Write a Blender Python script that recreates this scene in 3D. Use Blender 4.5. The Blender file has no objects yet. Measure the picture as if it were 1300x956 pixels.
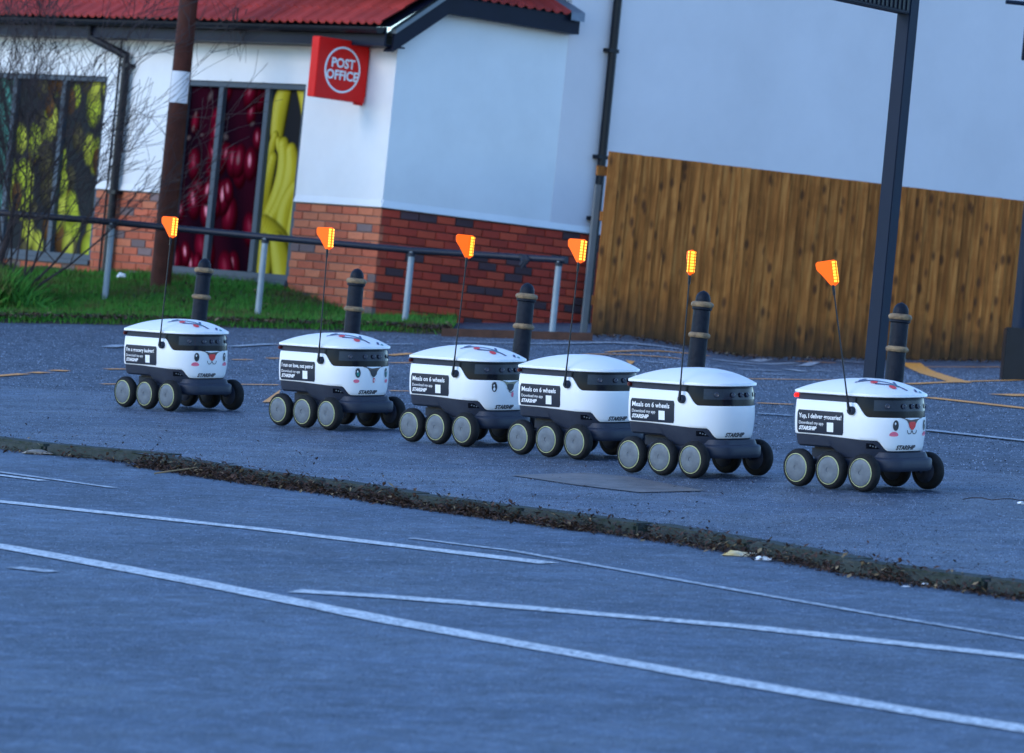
import bpy, bmesh, math, random
import numpy as np
from mathutils import Vector, Matrix, Quaternion
random.seed(11); np.random.seed(11)
S_ = bpy.context.scene
C = S_.collection
R = math.radians
PI = math.pi

# ------------------------------------------------------------------ camera
F = 6600.0                      # focal length in pixels of a 1300 pixel wide frame
ROLL = math.atan(.1)
CAMZ = 1.58
cs, sn = math.cos(ROLL), math.sin(ROLL)
cam = bpy.data.objects.new('camera', bpy.data.cameras.new('camera')); C.objects.link(cam)
cam.data.sensor_width = 36; cam.data.lens = 36 * F / 1300
cam.data.clip_start = .5; cam.data.clip_end = 2000
cam.matrix_world = Matrix.Translation((0, 0, CAMZ)) @ Matrix.Rotation(R(90), 4, 'X') @ Matrix.Rotation(ROLL, 4, 'Z')
cam.data.dof.use_dof = True; cam.data.dof.focus_distance = 27.0; cam.data.dof.aperture_fstop = 7.1
S_.camera = cam

# ------------------------------------------------------------------ light
SUN_EL, SUN_AZ = R(24), math.atan2(-.87, -.50)      # sun stands behind the camera's left shoulder
w = bpy.data.worlds.new('World'); S_.world = w; w.use_nodes = True
nt = w.node_tree; bg = nt.nodes['Background']
sky = nt.nodes.new('ShaderNodeTexSky'); sky.sky_type = 'NISHITA'; sky.sun_disc = False
sky.sun_elevation = SUN_EL; sky.sun_rotation = SUN_AZ
sky.air_density = 1.0; sky.dust_density = 0; sky.ozone_density = 5.5
nt.links.new(sky.outputs[0], bg.inputs[0]); bg.inputs[1].default_value = .15
sl = bpy.data.lights.new('sun', 'SUN'); sl.energy = .42; sl.angle = R(22); sl.color = (1, .9, .78)
so = bpy.data.objects.new('sun', sl); C.objects.link(so)
sd = Vector((-.87 * math.cos(SUN_EL), -.50 * math.cos(SUN_EL), math.sin(SUN_EL)))
so.rotation_euler = sd.to_track_quat('Z', 'Y').to_euler(); so.location = sd * 60
S_.view_settings.view_transform = 'Standard'; S_.view_settings.look = 'None'
S_.view_settings.exposure = 1.5; S_.view_settings.gamma = 1

# ------------------------------------------------------------------ survey helpers: a measured sight line to a real place
PX, PY = .07, .0428             # the hillside street: rises to the right and away
def ray(x, y):
    u, v = x - 650, y - 478
    return (u * cs + v * sn) / F, (u * sn - v * cs) / F
def at(x, y, D):
    a, b = ray(x, y); return Vector((a * D, D, CAMZ + b * D))
def _ss(a, b, x): t = min(1, max(0, (x - a) / (b - a))); return t * t * (3 - 2 * t)
def gz(X, Y): return PX * X + PY * Y - .185 * _ss(.75, 2.3, X) * _ss(36, 46.5, Y)     # the yard sags a little before the fence
def gnd(x, y, off=0.0):
    a, b = ray(x, y); D = (CAMZ - off) / (PX * a + PY - b)
    for _ in range(25): D += .6 * ((CAMZ - off - (gz(a * D, D) - PX * a * D - PY * D)) / (PX * a + PY - b) - D)
    return Vector((a * D, D, gz(a * D, D) + off))
UP = Vector((-PX, -PY, 1)).normalized()

# ------------------------------------------------------------------ objects
def tag(o, label=None, cat=None, group=None, kind=None):
    if label: o['label'] = label
    if cat: o['category'] = cat
    if group: o['group'] = group
    if kind: o['kind'] = kind
    return o
def link(name, me, parent=None, m=None):
    o = bpy.data.objects.new(name, me); C.objects.link(o)
    if m is not None and me is not None:
        for q in (m if isinstance(m, (list, tuple)) else [m]):
            if q.name not in me.materials: me.materials.append(q)
    if parent: o.parent = parent
    return o
def empty(name, loc=(0, 0, 0), parent=None):
    o = bpy.data.objects.new(name, None); C.objects.link(o); o.location = loc; o.empty_display_size = .1
    if parent: o.parent = parent
    return o
def copy_tree(o, parent=None):
    c = o.copy(); C.objects.link(c); c.parent = parent
    for ch in list(o.children): copy_tree(ch, c)
    return c
class MB:
    def __init__(s): s.v = []; s.f = []; s.mi = []; s.k = 0
    def add(s, vs, fs):
        n = len(s.v); s.v += [tuple(p) for p in vs]; s.f += [tuple(i + n for i in f) for f in fs]; s.mi += [s.k] * len(fs); return s
    def box(s, x0, x1, y0, y1, z0, z1, M=None):
        vs = [Vector((x, y, z)) for x in (x0, x1) for y in (y0, y1) for z in (z0, z1)]
        if M is not None: vs = [M @ p for p in vs]
        return s.add(vs, [(0, 1, 3, 2), (4, 6, 7, 5), (0, 4, 5, 1), (2, 3, 7, 6), (0, 2, 6, 4), (1, 5, 7, 3)])
    def tube(s, pts, r, n=8, cap=True):
        pts = [Vector(p) for p in pts]; rs = r if isinstance(r, (list, tuple)) else [r] * len(pts)
        vs = []; fs = []; side = None
        for i, p in enumerate(pts):
            d = (pts[min(i + 1, len(pts) - 1)] - pts[max(i - 1, 0)]).normalized()
            if side is None:
                side = d.orthogonal().normalized()
            side = (side - d * side.dot(d)).normalized(); up = d.cross(side)
            for k in range(n):
                a = 2 * PI * k / n; vs.append(p + (side * math.cos(a) + up * math.sin(a)) * rs[i])
        for i in range(len(pts) - 1):
            for k in range(n): fs.append((i * n + k, i * n + (k + 1) % n, (i + 1) * n + (k + 1) % n, (i + 1) * n + k))
        if cap: fs += [tuple(reversed(range(n))), tuple((len(pts) - 1) * n + k for k in range(n))]
        return s.add(vs, fs)
    def lathe(s, prof, n=24, M=None):
        vs = []; fs = []
        for r, z in prof:
            for k in range(n):
                a = 2 * PI * k / n; p = Vector((r * math.cos(a), r * math.sin(a), z)); vs.append(M @ p if M is not None else p)
        for i in range(len(prof) - 1):
            for k in range(n): fs.append((i * n + k, i * n + (k + 1) % n, (i + 1) * n + (k + 1) % n, (i + 1) * n + k))
        fs += [tuple(reversed(range(n))), tuple((len(prof) - 1) * n + k for k in range(n))]
        return s.add(vs, fs)
    def prism(s, poly, z0, z1, M=None):
        n = len(poly); vs = [Vector((x, y, z)) for z in (z0, z1) for x, y in poly]
        if M is not None: vs = [M @ p for p in vs]
        return s.add(vs, [tuple(reversed(range(n))), tuple(range(n, 2 * n))] + [(i, (i + 1) % n, n + (i + 1) % n, n + i) for i in range(n)])
    def mesh(s, name, smooth=False, bevel=0, seg=2, fix=True):
        me = bpy.data.meshes.new(name); me.from_pydata(s.v, [], s.f)
        if any(s.mi): me.polygons.foreach_set('material_index', s.mi)
        if bevel or fix:
            bm = bmesh.new(); bm.from_mesh(me)
            if bevel:
                es = [e for e in bm.edges if len(e.link_faces) == 2 and e.calc_face_angle(0) > .6]
                bmesh.ops.bevel(bm, geom=es, offset=bevel, segments=seg, affect='EDGES', clamp_overlap=True)
            bmesh.ops.recalc_face_normals(bm, faces=bm.faces)
            bm.to_mesh(me); bm.free()
        if smooth:
            me.shade_smooth(); me.set_sharp_from_angle(angle=R(38))
        me.update(); return me
    def build(s, name, m, parent=None, **k): return link(name, s.mesh(name, **k), parent, m)

# ------------------------------------------------------------------ materials
def mat(name, col, rough=.6, metal=0, var=0, scale=6, bump=0, bscale=40, col2=None, emit=0, coat=0, rnd=0, coords='Object', spec=.5, rvar=0, trans=0):
    m = bpy.data.materials.new(name); m.use_nodes = True; n = m.node_tree.nodes; L = m.node_tree.links; b = n['Principled BSDF']
    b.inputs['Roughness'].default_value = rough; b.inputs['Metallic'].default_value = metal
    b.inputs['Base Color'].default_value = (*col, 1); b.inputs['Specular IOR Level'].default_value = spec
    if coat: b.inputs['Coat Weight'].default_value = coat; b.inputs['Coat Roughness'].default_value = .08
    if trans: b.inputs['Transmission Weight'].default_value = trans
    if emit: b.inputs['Emission Color'].default_value = (*col, 1); b.inputs['Emission Strength'].default_value = emit
    tc = n.new('ShaderNodeTexCoord'); src = tc.outputs[coords]
    if var or rvar or col2:
        no = n.new('ShaderNodeTexNoise'); no.inputs['Scale'].default_value = scale; no.inputs['Detail'].default_value = 8; no.inputs['Roughness'].default_value = .65
        L.new(src, no.inputs['Vector'])
        r = n.new('ShaderNodeMapRange'); r.inputs[1].default_value = .3; r.inputs[2].default_value = .7; L.new(no.outputs[0], r.inputs[0])
        mx = n.new('ShaderNodeMix'); mx.data_type = 'RGBA'
        c2 = col2 or tuple(c * (1 - var) for c in col)
        mx.inputs[6].default_value = (*col, 1); mx.inputs[7].default_value = (*c2, 1); L.new(r.outputs[0], mx.inputs[0]); out = mx.outputs[2]
        if rnd:
            oi = n.new('ShaderNodeObjectInfo'); hs = n.new('ShaderNodeHueSaturation'); mr = n.new('ShaderNodeMapRange')
            mr.inputs[3].default_value = 1 - rnd; mr.inputs[4].default_value = 1 + rnd; L.new(oi.outputs['Random'], mr.inputs[0]); L.new(mr.outputs[0], hs.inputs['Value'])
            L.new(out, hs.inputs['Color']); out = hs.outputs[0]
        L.new(out, b.inputs['Base Color'])
        if rvar:
            q = n.new('ShaderNodeMapRange'); q.inputs[3].default_value = rough - rvar; q.inputs[4].default_value = rough + rvar; L.new(r.outputs[0], q.inputs[0]); L.new(q.outputs[0], b.inputs['Roughness'])
    if bump:
        nb = n.new('ShaderNodeTexNoise'); nb.inputs['Scale'].default_value = bscale; nb.inputs['Detail'].default_value = 6; L.new(src, nb.inputs['Vector'])
        bp = n.new('ShaderNodeBump'); bp.inputs['Strength'].default_value = bump; bp.inputs['Distance'].default_value = .01; L.new(nb.outputs[0], bp.inputs['Height']); L.new(bp.outputs[0], b.inputs['Normal'])
    return m
def asphalt(name, dark, light, rough, grain, wet, speck=.6, bstr=.5):
    m = bpy.data.materials.new(name); m.use_nodes = True; n = m.node_tree.nodes; L = m.node_tree.links; b = n['Principled BSDF']; b.inputs['Specular IOR Level'].default_value = .32
    tc = n.new('ShaderNodeTexCoord'); src = tc.outputs['Object']
    def noise(s, d=4, r=.6):
        q = n.new('ShaderNodeTexNoise'); q.inputs['Scale'].default_value = s; q.inputs['Detail'].default_value = d; q.inputs['Roughness'].default_value = r; L.new(src, q.inputs['Vector']); return q.outputs[0]
    def rng(i, a, c, d=0, e=1):
        q = n.new('ShaderNodeMapRange'); q.inputs[1].default_value = a; q.inputs[2].default_value = c; q.inputs[3].default_value = d; q.inputs[4].default_value = e; L.new(i, q.inputs[0]); return q.outputs[0]
    def mix(f, a, c):
        q = n.new('ShaderNodeMix'); q.data_type = 'RGBA'; L.new(f, q.inputs[0])
        for k, z in ((6, a), (7, c)):
            if isinstance(z, tuple): q.inputs[k].default_value = (*z, 1)
            else: L.new(z, q.inputs[k])
        return q.outputs[2]
    vo = n.new('ShaderNodeTexVoronoi'); vo.inputs['Scale'].default_value = grain; L.new(src, vo.inputs['Vector'])
    sp = n.new('ShaderNodeSeparateColor'); L.new(vo.outputs['Color'], sp.inputs[0])
    stones = rng(sp.outputs[0], speck, 1.0, 0, 1)
    big = rng(noise(.7, 6, .7), .35, .65); mid = rng(noise(7, 6), .35, .68)
    c = mix(big, tuple(x * .78 for x in dark), tuple(x * 1.5 for x in dark)); c = mix(stones, c, light)
    q = n.new('ShaderNodeMath'); q.operation = 'MULTIPLY'; L.new(mid, q.inputs[0]); q.inputs[1].default_value = .8
    c = mix(q.outputs[0], c, tuple(x * .5 for x in dark)); L.new(c, b.inputs['Base Color'])
    rr = rng(noise(1.3, 7, .7), .35, .65, rough - wet, rough + wet); L.new(rr, b.inputs['Roughness'])
    h = n.new('ShaderNodeMath'); h.operation = 'ADD'; L.new(vo.outputs['Distance'], h.inputs[0]); L.new(noise(grain * .5, 3), h.inputs[1])
    bp = n.new('ShaderNodeBump'); bp.inputs['Strength'].default_value = bstr; bp.inputs['Distance'].default_value = .006; L.new(h.outputs[0], bp.inputs['Height']); L.new(bp.outputs[0], b.inputs['Normal'])
    return m
def paint(name, col, under, wear=.45, scale=30):
    m = mat(name, col, .55); n = m.node_tree.nodes; L = m.node_tree.links; b = n['Principled BSDF']; tc = n.new('ShaderNodeTexCoord')
    no = n.new('ShaderNodeTexNoise'); no.inputs['Scale'].default_value = scale; no.inputs['Detail'].default_value = 10; no.inputs['Roughness'].default_value = .8; L.new(tc.outputs['Object'], no.inputs['Vector'])
    r = n.new('ShaderNodeMapRange'); r.inputs[1].default_value = wear - .05; r.inputs[2].default_value = wear + .12; L.new(no.outputs[0], r.inputs[0])
    mx = n.new('ShaderNodeMix'); mx.data_type = 'RGBA'; mx.inputs[6].default_value = (*under, 1); mx.inputs[7].default_value = (*col, 1); L.new(r.outputs[0], mx.inputs[0]); L.new(mx.outputs[2], b.inputs['Base Color'])
    return m
def attr_mat(name, rough=.4):
    m = mat(name, (1, 1, 1), rough, spec=.0); n = m.node_tree.nodes; a = n.new('ShaderNodeVertexColor'); a.layer_name = 'print'
    m.node_tree.links.new(a.outputs[0], n['Principled BSDF'].inputs['Base Color']); return m

M = {}
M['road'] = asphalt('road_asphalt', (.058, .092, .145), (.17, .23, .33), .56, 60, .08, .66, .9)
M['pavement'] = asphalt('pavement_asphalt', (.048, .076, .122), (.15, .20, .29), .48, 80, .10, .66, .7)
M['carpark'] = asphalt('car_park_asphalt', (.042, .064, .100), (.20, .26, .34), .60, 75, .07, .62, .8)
M['patch'] = asphalt('patch_concrete', (.125, .115, .12), (.19, .18, .18), .5, 90, .08, .6, .3)
M['soil'] = mat('soil', (.05, .035, .022), .9, var=.5, scale=12, bump=.6, bscale=30)
M['kerb'] = mat('kerb_stone', (.055, .065, .070), .85, col2=(.022, .034, .024), scale=14, bump=.8, bscale=40, rnd=.06, spec=.2)
M['white_line'] = paint('road_paint_white', (.74, .78, .80), (.10, .13, .18), .445, 38)
M['white_faded'] = paint('faded_paint_white', (.50, .56, .62), (.07, .09, .13), .455, 30)
M['orange_line'] = paint('orange_paint', (.88, .33, .03), (.12, .09, .08), .40, 30)
M['render'] = mat('white_render', (.80, .81, .82), .85, var=.13, scale=.9, bump=.12, bscale=120)
M['render2'] = mat('pale_render', (.74, .71, .74), .85, var=.12, scale=.7, bump=.12, bscale=120)
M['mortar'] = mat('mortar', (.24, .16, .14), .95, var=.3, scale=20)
M['mortar_shaded'] = mat('mortar_shaded', (.12, .045, .035), .95, var=.3, scale=20)  # gable mortar, the shade of that side put into its colour
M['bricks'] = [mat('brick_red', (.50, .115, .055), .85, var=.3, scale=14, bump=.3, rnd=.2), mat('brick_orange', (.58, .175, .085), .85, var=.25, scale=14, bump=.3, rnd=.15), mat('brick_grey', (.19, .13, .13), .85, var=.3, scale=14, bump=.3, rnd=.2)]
M['bricks_shaded'] = [mat('brick_red_shaded', (.46, .042, .018), .85, var=.3, scale=14, bump=.3, rnd=.2), mat('brick_orange_shaded', (.56, .065, .024), .85, var=.25, scale=14, bump=.3, rnd=.15), mat('brick_grey_shaded', (.085, .040, .045), .85, var=.3, scale=14, bump=.3, rnd=.2)]  # same bricks on the gable, its shade painted in as a deeper red
M['tile'] = mat('clay_tile', (.46, .045, .035), .7, var=.35, scale=5, bump=.3, rnd=.2)
M['black'] = mat('black_plastic', (.012, .014, .02), .35, spec=0.2, var=.3, scale=8)
M['fascia'] = mat('fascia_board', (.008, .011, .026), .45, spec=0.15, var=.3, scale=5)
M['verge'] = mat('mortar_verge', (.22, .25, .27), .8, var=.2)
M['lead'] = mat('lead_flashing', (.16, .20, .27), .45, metal=.3, var=.4, scale=6)
M['frame'] = mat('window_frame', (.065, .085, .11), .5, spec=.2, var=.1)
M['print'] = attr_mat('window_print', .5)
M['rail'] = mat('dark_rail_paint', (.016, .023, .042), .4, spec=0.25, var=.4, scale=6, bump=.1)
M['galv'] = mat('galvanised_post', (.26, .31, .36), .5, metal=.3, var=.25, scale=9)
M['pole'] = mat('creosoted_pole', (.085, .026, .018), .75, spec=0.2, var=.5, scale=7, bump=.4)
M['paper'] = mat('paper', (.78, .80, .84), .8, var=.08, scale=12)
M['bol'] = mat('bollard_paint', (.004, .006, .014), .5, spec=0.14, col2=(.014, .018, .028), scale=14, bump=.4, bscale=40, rvar=.1)
M['gold'] = mat('faded_gold_band', (.36, .24, .13), .6, spec=.2, col2=(.09, .065, .05), scale=30, bump=.3)
M['column'] = mat('steel_column_paint', (.008, .018, .040), .5, spec=0.15, var=.25, scale=3)
M['red_sign'] = mat('red_sign', (.75, .010, .008), .45, spec=.2, var=.05)
M['white_print'] = mat('white_lettering', (.82, .82, .84), .5)
M['shell'] = mat('white_plastic', (.80, .81, .83), .32, var=.05, scale=5, coat=.25)
M['char'] = mat('charcoal_plastic', (.012, .018, .036), .5, spec=0.3, col2=(.024, .031, .052), scale=6, bump=.08, bscale=150)
M['visor'] = mat('visor_glass', (.004, .005, .009), .2, spec=0.12, coat=0)
M['glasspane'] = mat('sensor_window', (.016, .019, .034), .12, spec=0.18, coat=.12, var=.4, scale=9)
M['lens'] = mat('camera_lens', (.03, .036, .06), .2, spec=0.4, coat=.5)
M['rubber'] = mat('rubber', (.014, .015, .018), .75, spec=0.2, var=.5, scale=20, bump=.3, bscale=60)
M['hub'] = mat('hub_grey', (.125, .155, .185), .55, col2=(.07, .082, .105), scale=16, rvar=.08)
M['hubring'] = mat('hub_ring', (.50, .52, .27), .5)
M['sticker'] = mat('sticker_charcoal', (.012, .018, .034), .4, spec=0.25)
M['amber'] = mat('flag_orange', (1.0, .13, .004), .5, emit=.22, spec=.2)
M['led'] = mat('amber_led', (1.0, .36, .02), .4, emit=1.1)
M['redlamp'] = mat('rear_lamp_lit', (1, .02, .015), .4, emit=.5)
M['reddark'] = mat('rear_lamp_off', (.12, .02, .02), .3)
for k_, c_ in dict(d_black=(.02, .022, .03), d_pink=(.80, .16, .24), d_red=(.72, .03, .03), d_brown=(.065, .04, .04), d_green=(.03, .22, .20), d_navy=(.035, .05, .14), d_olive=(.20, .19, .12)).items(): M[k_] = mat(k_.replace('d_', 'decal_'), c_, .4)
M['bark'] = mat('bare_twigs', (.045, .030, .032), .85, var=.4)
M['litter'] = mat('dead_leaves', (.085, .038, .024), .9, var=.6, scale=25)
M['leafd'] = mat('dark_leaves', (.032, .020, .018), .9, var=.5, scale=25)
M['dryleaf'] = mat('straw_leaves', (.28, .20, .11), .9, var=.4, scale=25)

def wood():
    m = mat('fence_timber', (.3, .15, .05), .8, spec=.15); n = m.node_tree.nodes; L = m.node_tree.links; b = n['Principled BSDF']
    tc = n.new('ShaderNodeTexCoord'); oi = n.new('ShaderNodeObjectInfo'); mp = n.new('ShaderNodeMapping'); mp.inputs['Scale'].default_value = (22, 22, 1.3)
    cb = n.new('ShaderNodeCombineXYZ'); mu = n.new('ShaderNodeMath'); mu.operation = 'MULTIPLY'; mu.inputs[1].default_value = 37; L.new(oi.outputs['Random'], mu.inputs[0]); L.new(mu.outputs[0], cb.inputs[2]); L.new(mu.outputs[0], cb.inputs[0])
    va = n.new('ShaderNodeVectorMath'); L.new(tc.outputs['Object'], va.inputs[0]); L.new(cb.outputs[0], va.inputs[1]); L.new(va.outputs[0], mp.inputs['Vector'])
    no = n.new('ShaderNodeTexNoise'); no.inputs['Scale'].default_value = 1.6; no.inputs['Detail'].default_value = 7; no.inputs['Distortion'].default_value = .6; L.new(mp.outputs[0], no.inputs['Vector'])
    cr = n.new('ShaderNodeValToRGB'); e = cr.color_ramp.elements; e[0].position = .30; e[0].color = (.15, .052, .012, 1); e[1].position = .78; e[1].color = (.47, .205, .056, 1)
    q = cr.color_ramp.elements.new(.5); q.color = (.31, .110, .025, 1); L.new(no.outputs[0], cr.inputs[0])
    mp2 = n.new('ShaderNodeMapping'); mp2.inputs['Scale'].default_value = (10, 10, 4.6); L.new(va.outputs[0], mp2.inputs['Vector'])
    vo = n.new('ShaderNodeTexVoronoi'); vo.inputs['Scale'].default_value = 1.0; L.new(mp2.outputs[0], vo.inputs['Vector'])
    kr = n.new('ShaderNodeMapRange'); kr.inputs[1].default_value = .12; kr.inputs[2].default_value = .30; kr.inputs[3].default_value = .85; kr.inputs[4].default_value = 0; L.new(vo.outputs['Distance'], kr.inputs[0])
    mx = n.new('ShaderNodeMix'); mx.data_type = 'RGBA'; L.new(kr.outputs[0], mx.inputs[0])
    n5 = n.new('ShaderNodeTexNoise'); n5.inputs['Scale'].default_value = 4.5; n5.inputs['Detail'].default_value = 6; L.new(va.outputs[0], n5.inputs['Vector'])
    r5 = n.new('ShaderNodeMapRange'); r5.inputs[1].default_value = .48; r5.inputs[2].default_value = .66; r5.inputs[4].default_value = .55; L.new(n5.outputs[0], r5.inputs[0])
    m5 = n.new('ShaderNodeMix'); m5.data_type = 'RGBA'; L.new(r5.outputs[0], m5.inputs[0]); L.new(cr.outputs[0], m5.inputs[6]); m5.inputs[7].default_value = (.17, .060, .014, 1); L.new(m5.outputs[2], mx.inputs[6]); mx.inputs[7].default_value = (.07, .028, .012, 1)
    hs = n.new('ShaderNodeHueSaturation'); hs.inputs['Hue'].default_value = .5; mr = n.new('ShaderNodeMapRange'); mr.inputs[3].default_value = .76; mr.inputs[4].default_value = 1.2; L.new(oi.outputs['Random'], mr.inputs[0]); L.new(mr.outputs[0], hs.inputs['Value']); L.new(mx.outputs[2], hs.inputs['Color'])
    # splash dirt on the lowest hand's breadth, object z = 0 is the board's foot
    sp = n.new('ShaderNodeSeparateXYZ'); L.new(tc.outputs['Object'], sp.inputs[0])
    n3 = n.new('ShaderNodeTexNoise'); n3.inputs['Scale'].default_value = 5; L.new(va.outputs[0], n3.inputs['Vector'])
    ad = n.new('ShaderNodeMath'); ad.operation = 'MULTIPLY_ADD'; ad.inputs[1].default_value = -.45; L.new(n3.outputs[0], ad.inputs[0]); L.new(sp.outputs[2], ad.inputs[2])
    dr = n.new('ShaderNodeMapRange'); dr.inputs[1].default_value = -.2; dr.inputs[2].default_value = .22; dr.inputs[3].default_value = .9; dr.inputs[4].default_value = 0; L.new(ad.outputs[0], dr.inputs[0])
    m2 = n.new('ShaderNodeMix'); m2.data_type = 'RGBA'; L.new(dr.outputs[0], m2.inputs[0]); L.new(hs.outputs[0], m2.inputs[6]); m2.inputs[7].default_value = (.045, .028, .016, 1)
    L.new(m2.outputs[2], b.inputs['Base Color'])
    bp = n.new('ShaderNodeBump'); bp.inputs['Strength'].default_value = .4; bp.inputs['Distance'].default_value = .004; L.new(no.outputs[0], bp.inputs['Height']); L.new(bp.outputs[0], b.inputs['Normal'])
    return m
M['wood'] = wood()
def grassm(name, c1, c2, c3):
    m = mat(name, c1, .7, spec=.15); n = m.node_tree.nodes; L = m.node_tree.links
    tc = n.new('ShaderNodeTexCoord'); no = n.new('ShaderNodeTexNoise'); no.inputs['Scale'].default_value = 2.2; no.inputs['Detail'].default_value = 9; no.inputs['Roughness'].default_value = .8; L.new(tc.outputs['Object'], no.inputs['Vector'])
    cr = n.new('ShaderNodeValToRGB'); e = cr.color_ramp.elements; e[0].position = .38; e[0].color = (*c1, 1); e[1].position = .60; e[1].color = (*c3, 1); q = e.new(.5); q.color = (*c2, 1)
    L.new(no.outputs[0], cr.inputs[0]); L.new(cr.outputs[0], n['Principled BSDF'].inputs['Base Color']); return m
M['grass'] = grassm('grass_blades', (.10, .065, .03), (.038, .16, .018), (.055, .190, .030))

# ------------------------------------------------------------------ ground sheets
def sheet(name, poly, off, m, parent=None, kind=None, z=None):
    # poly: list of (X, Y); a sheet lying on the hillside
    me = bpy.data.meshes.new(name); me.from_pydata([(x, y, gz(x, y) + off) for x, y in poly], [], [tuple(range(len(poly)))])
    bm = bmesh.new(); bm.from_mesh(me); bmesh.ops.triangulate(bm, faces=bm.faces)
    for f in bm.faces:
        if f.normal.z < 0: f.normal_flip()
    bm.to_mesh(me); bm.free()
    o = link(name, me, parent, m)
    if kind: o['kind'] = kind
    return o
B = 300
sheet('ground', [(-B, -60), (B, -60), (B, 500), (-B, 500)], -.40, M['soil'], kind='structure')
kpx = [(60, 564), (152, 572), (245, 586), (337, 600), (445, 614), (554, 631), (692, 649), (796, 663), (893, 676), (1012, 696), (1165, 723), (1300, 741)]
kp = [gnd(*q) for q in kpx]; kp = [Vector((p.x, p.y)) for p in kp]
k0 = kp[0] + (kp[0] - kp[3]).normalized() * 25; k1 = kp[-1] + (kp[-1] - kp[-4]).normalized() * 25
KERB = [k0] + kp + [k1]
KH = .05
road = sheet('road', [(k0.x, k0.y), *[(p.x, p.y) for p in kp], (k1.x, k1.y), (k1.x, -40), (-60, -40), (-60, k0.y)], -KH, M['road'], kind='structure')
bpx = [gnd(0, 490), gnd(160, 499), gnd(330, 516), gnd(700, 548), gnd(1300, 604)]
b0 = Vector(bpx[0].xy) + (Vector(bpx[0].xy) - Vector(bpx[2].xy)).normalized() * 25; b1 = Vector(bpx[-1].xy) + (Vector(bpx[-1].xy) - Vector(bpx[-2].xy)).normalized() * 25
pave_back = [b0] + [Vector(p.xy) for p in bpx] + [b1]
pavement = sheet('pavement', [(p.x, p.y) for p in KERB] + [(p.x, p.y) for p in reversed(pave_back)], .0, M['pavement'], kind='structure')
_xs = [-60, -40, -25, -15] + [-8 + .4 * k for k in range(41)] + [15, 25, 40, 60]; _vs = []; _n = 60
for X in _xs:
    e_ = float(np.interp(X, sorted(p.x for p in pave_back), [p.y for p in sorted(pave_back, key=lambda q: q.x)]))
    for k in range(_n): Y = e_ + (90 - e_) * (k / (_n - 1)) ** 1.6; _vs.append((X, Y, gz(X, Y)))
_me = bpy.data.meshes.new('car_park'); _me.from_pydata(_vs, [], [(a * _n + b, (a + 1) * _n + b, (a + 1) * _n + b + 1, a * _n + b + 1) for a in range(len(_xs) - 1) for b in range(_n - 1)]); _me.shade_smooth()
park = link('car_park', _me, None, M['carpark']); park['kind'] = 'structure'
patch = sheet('repair_patch', [tuple(gnd(*q).xy) for q in ((648, 604), (742, 601), (800, 606), (896, 624), (812, 626), (735, 617))], .004, M['patch'], pavement)

# painted lines: widths are given in metres, course measured on the ground
def stripe(name, pts, width, m, parent, off, rounded=False):
    g = [gnd(x, y, off - .004) for x, y in pts]; P = []
    for i in range(len(g) - 1):
        n_ = max(1, int((g[i + 1] - g[i]).length / .25))
        for k in range(n_): P.append(g[i].lerp(g[i + 1], k / n_))
    P.append(g[-1]); L_, R_ = [], []
    for i, p in enumerate(P):
        d = P[min(i + 1, len(P) - 1)] - P[max(i - 1, 0)]; s = Vector((-d.y, d.x)).normalized()
        hw = width * .5 * (1 + random.uniform(-.10, .10)); q = Vector((p.x, p.y))
        L_.append(q + s * hw); R_.append(q - s * hw)
    vs = []
    for a, b in zip(L_, R_): vs += [(a.x, a.y, gz(a.x, a.y) + off), (b.x, b.y, gz(b.x, b.y) + off)]
    mb = MB().add(vs, [(2 * i, 2 * i + 1, 2 * i + 3, 2 * i + 2) for i in range(len(P) - 1)])
    me = mb.mesh(name, fix=False)
    o = link(name, me, parent, m); 
    for f in me.polygons:
        if f.normal.z < 0: f.flip()
    return o
RO = -KH + .004
stripe('white_line', [(-260, 612), (0, 637.5), (325, 672), (697, 716)], .11, M['white_line'], road, RO)
stripe('white_line', [(-300, 650), (0, 694), (100, 712), (250, 740), (500, 790), (650, 817), (900, 861), (1150, 903), (1500, 958)], .13, M['white_line'], road, RO)
stripe('white_line', [(374, 751), (500, 759), (650, 771), (950, 797), (1300, 835), (1500, 858)], .13, M['white_line'], road, RO)
stripe('white_line', [(522, 684), (650, 700), (900, 744), (1100, 779), (1300, 812), (1500, 845)], .05, M['white_faded'], road, RO)
stripe('white_line', [(-100, 588), (0, 600), (145, 620)], .05, M['white_faded'], road, RO)
stripe('white_line', [(-60, 598), (0, 604), (55, 611)], .06, M['white_line'], road, RO)
stripe('white_line', [(18, 721), (66, 727)], .09, M['white_faded'], road, RO)
CO = .006
for seg, wd in [(((-60, 482), (31, 475)), .10), (((41, 474), (58, 473)), .12), (((71, 471.5), (80, 470.5)), .12), (((134, 469), (160, 469)), .10), (((294, 457), (320, 457)), .09), (((341, 455.5), (356, 455)), .09),
                (((300, 488.5), (354, 489)), .09), (((129, 488), (152, 488)), .07), (((494, 451.5), (524, 449)), .10), (((494, 461), (524, 461)), .09), (((494, 496.5), (519, 497)), .09), (((330, 438), (352, 437.5)), .06),
                (((741, 450), (866, 456)), .10), (((770, 447.5), (900, 452)), .06), (((905, 481), (1097, 483)), .09), (((1152, 488), (1340, 482)), .11), (((961, 512), (1007, 514)), .09), (((1178, 505), (1340, 523)), .11),
                (((1156, 461), (1219, 486)), .17), (((1150, 466), (1340, 466)), .07), (((1010, 459), (1060, 461)), .07), (((1270, 502), (1345, 502)), .28)]:
    stripe('orange_line', seg, wd, M['orange_line'], park, CO)
for tri in (((333, 512), (356, 496), (350, 512)), ((794, 458), (806, 460), (800, 465))):
    sheet('orange_arrow', [tuple(gnd(*q).xy) for q in tri], .008, M['orange_line'], park)
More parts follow.
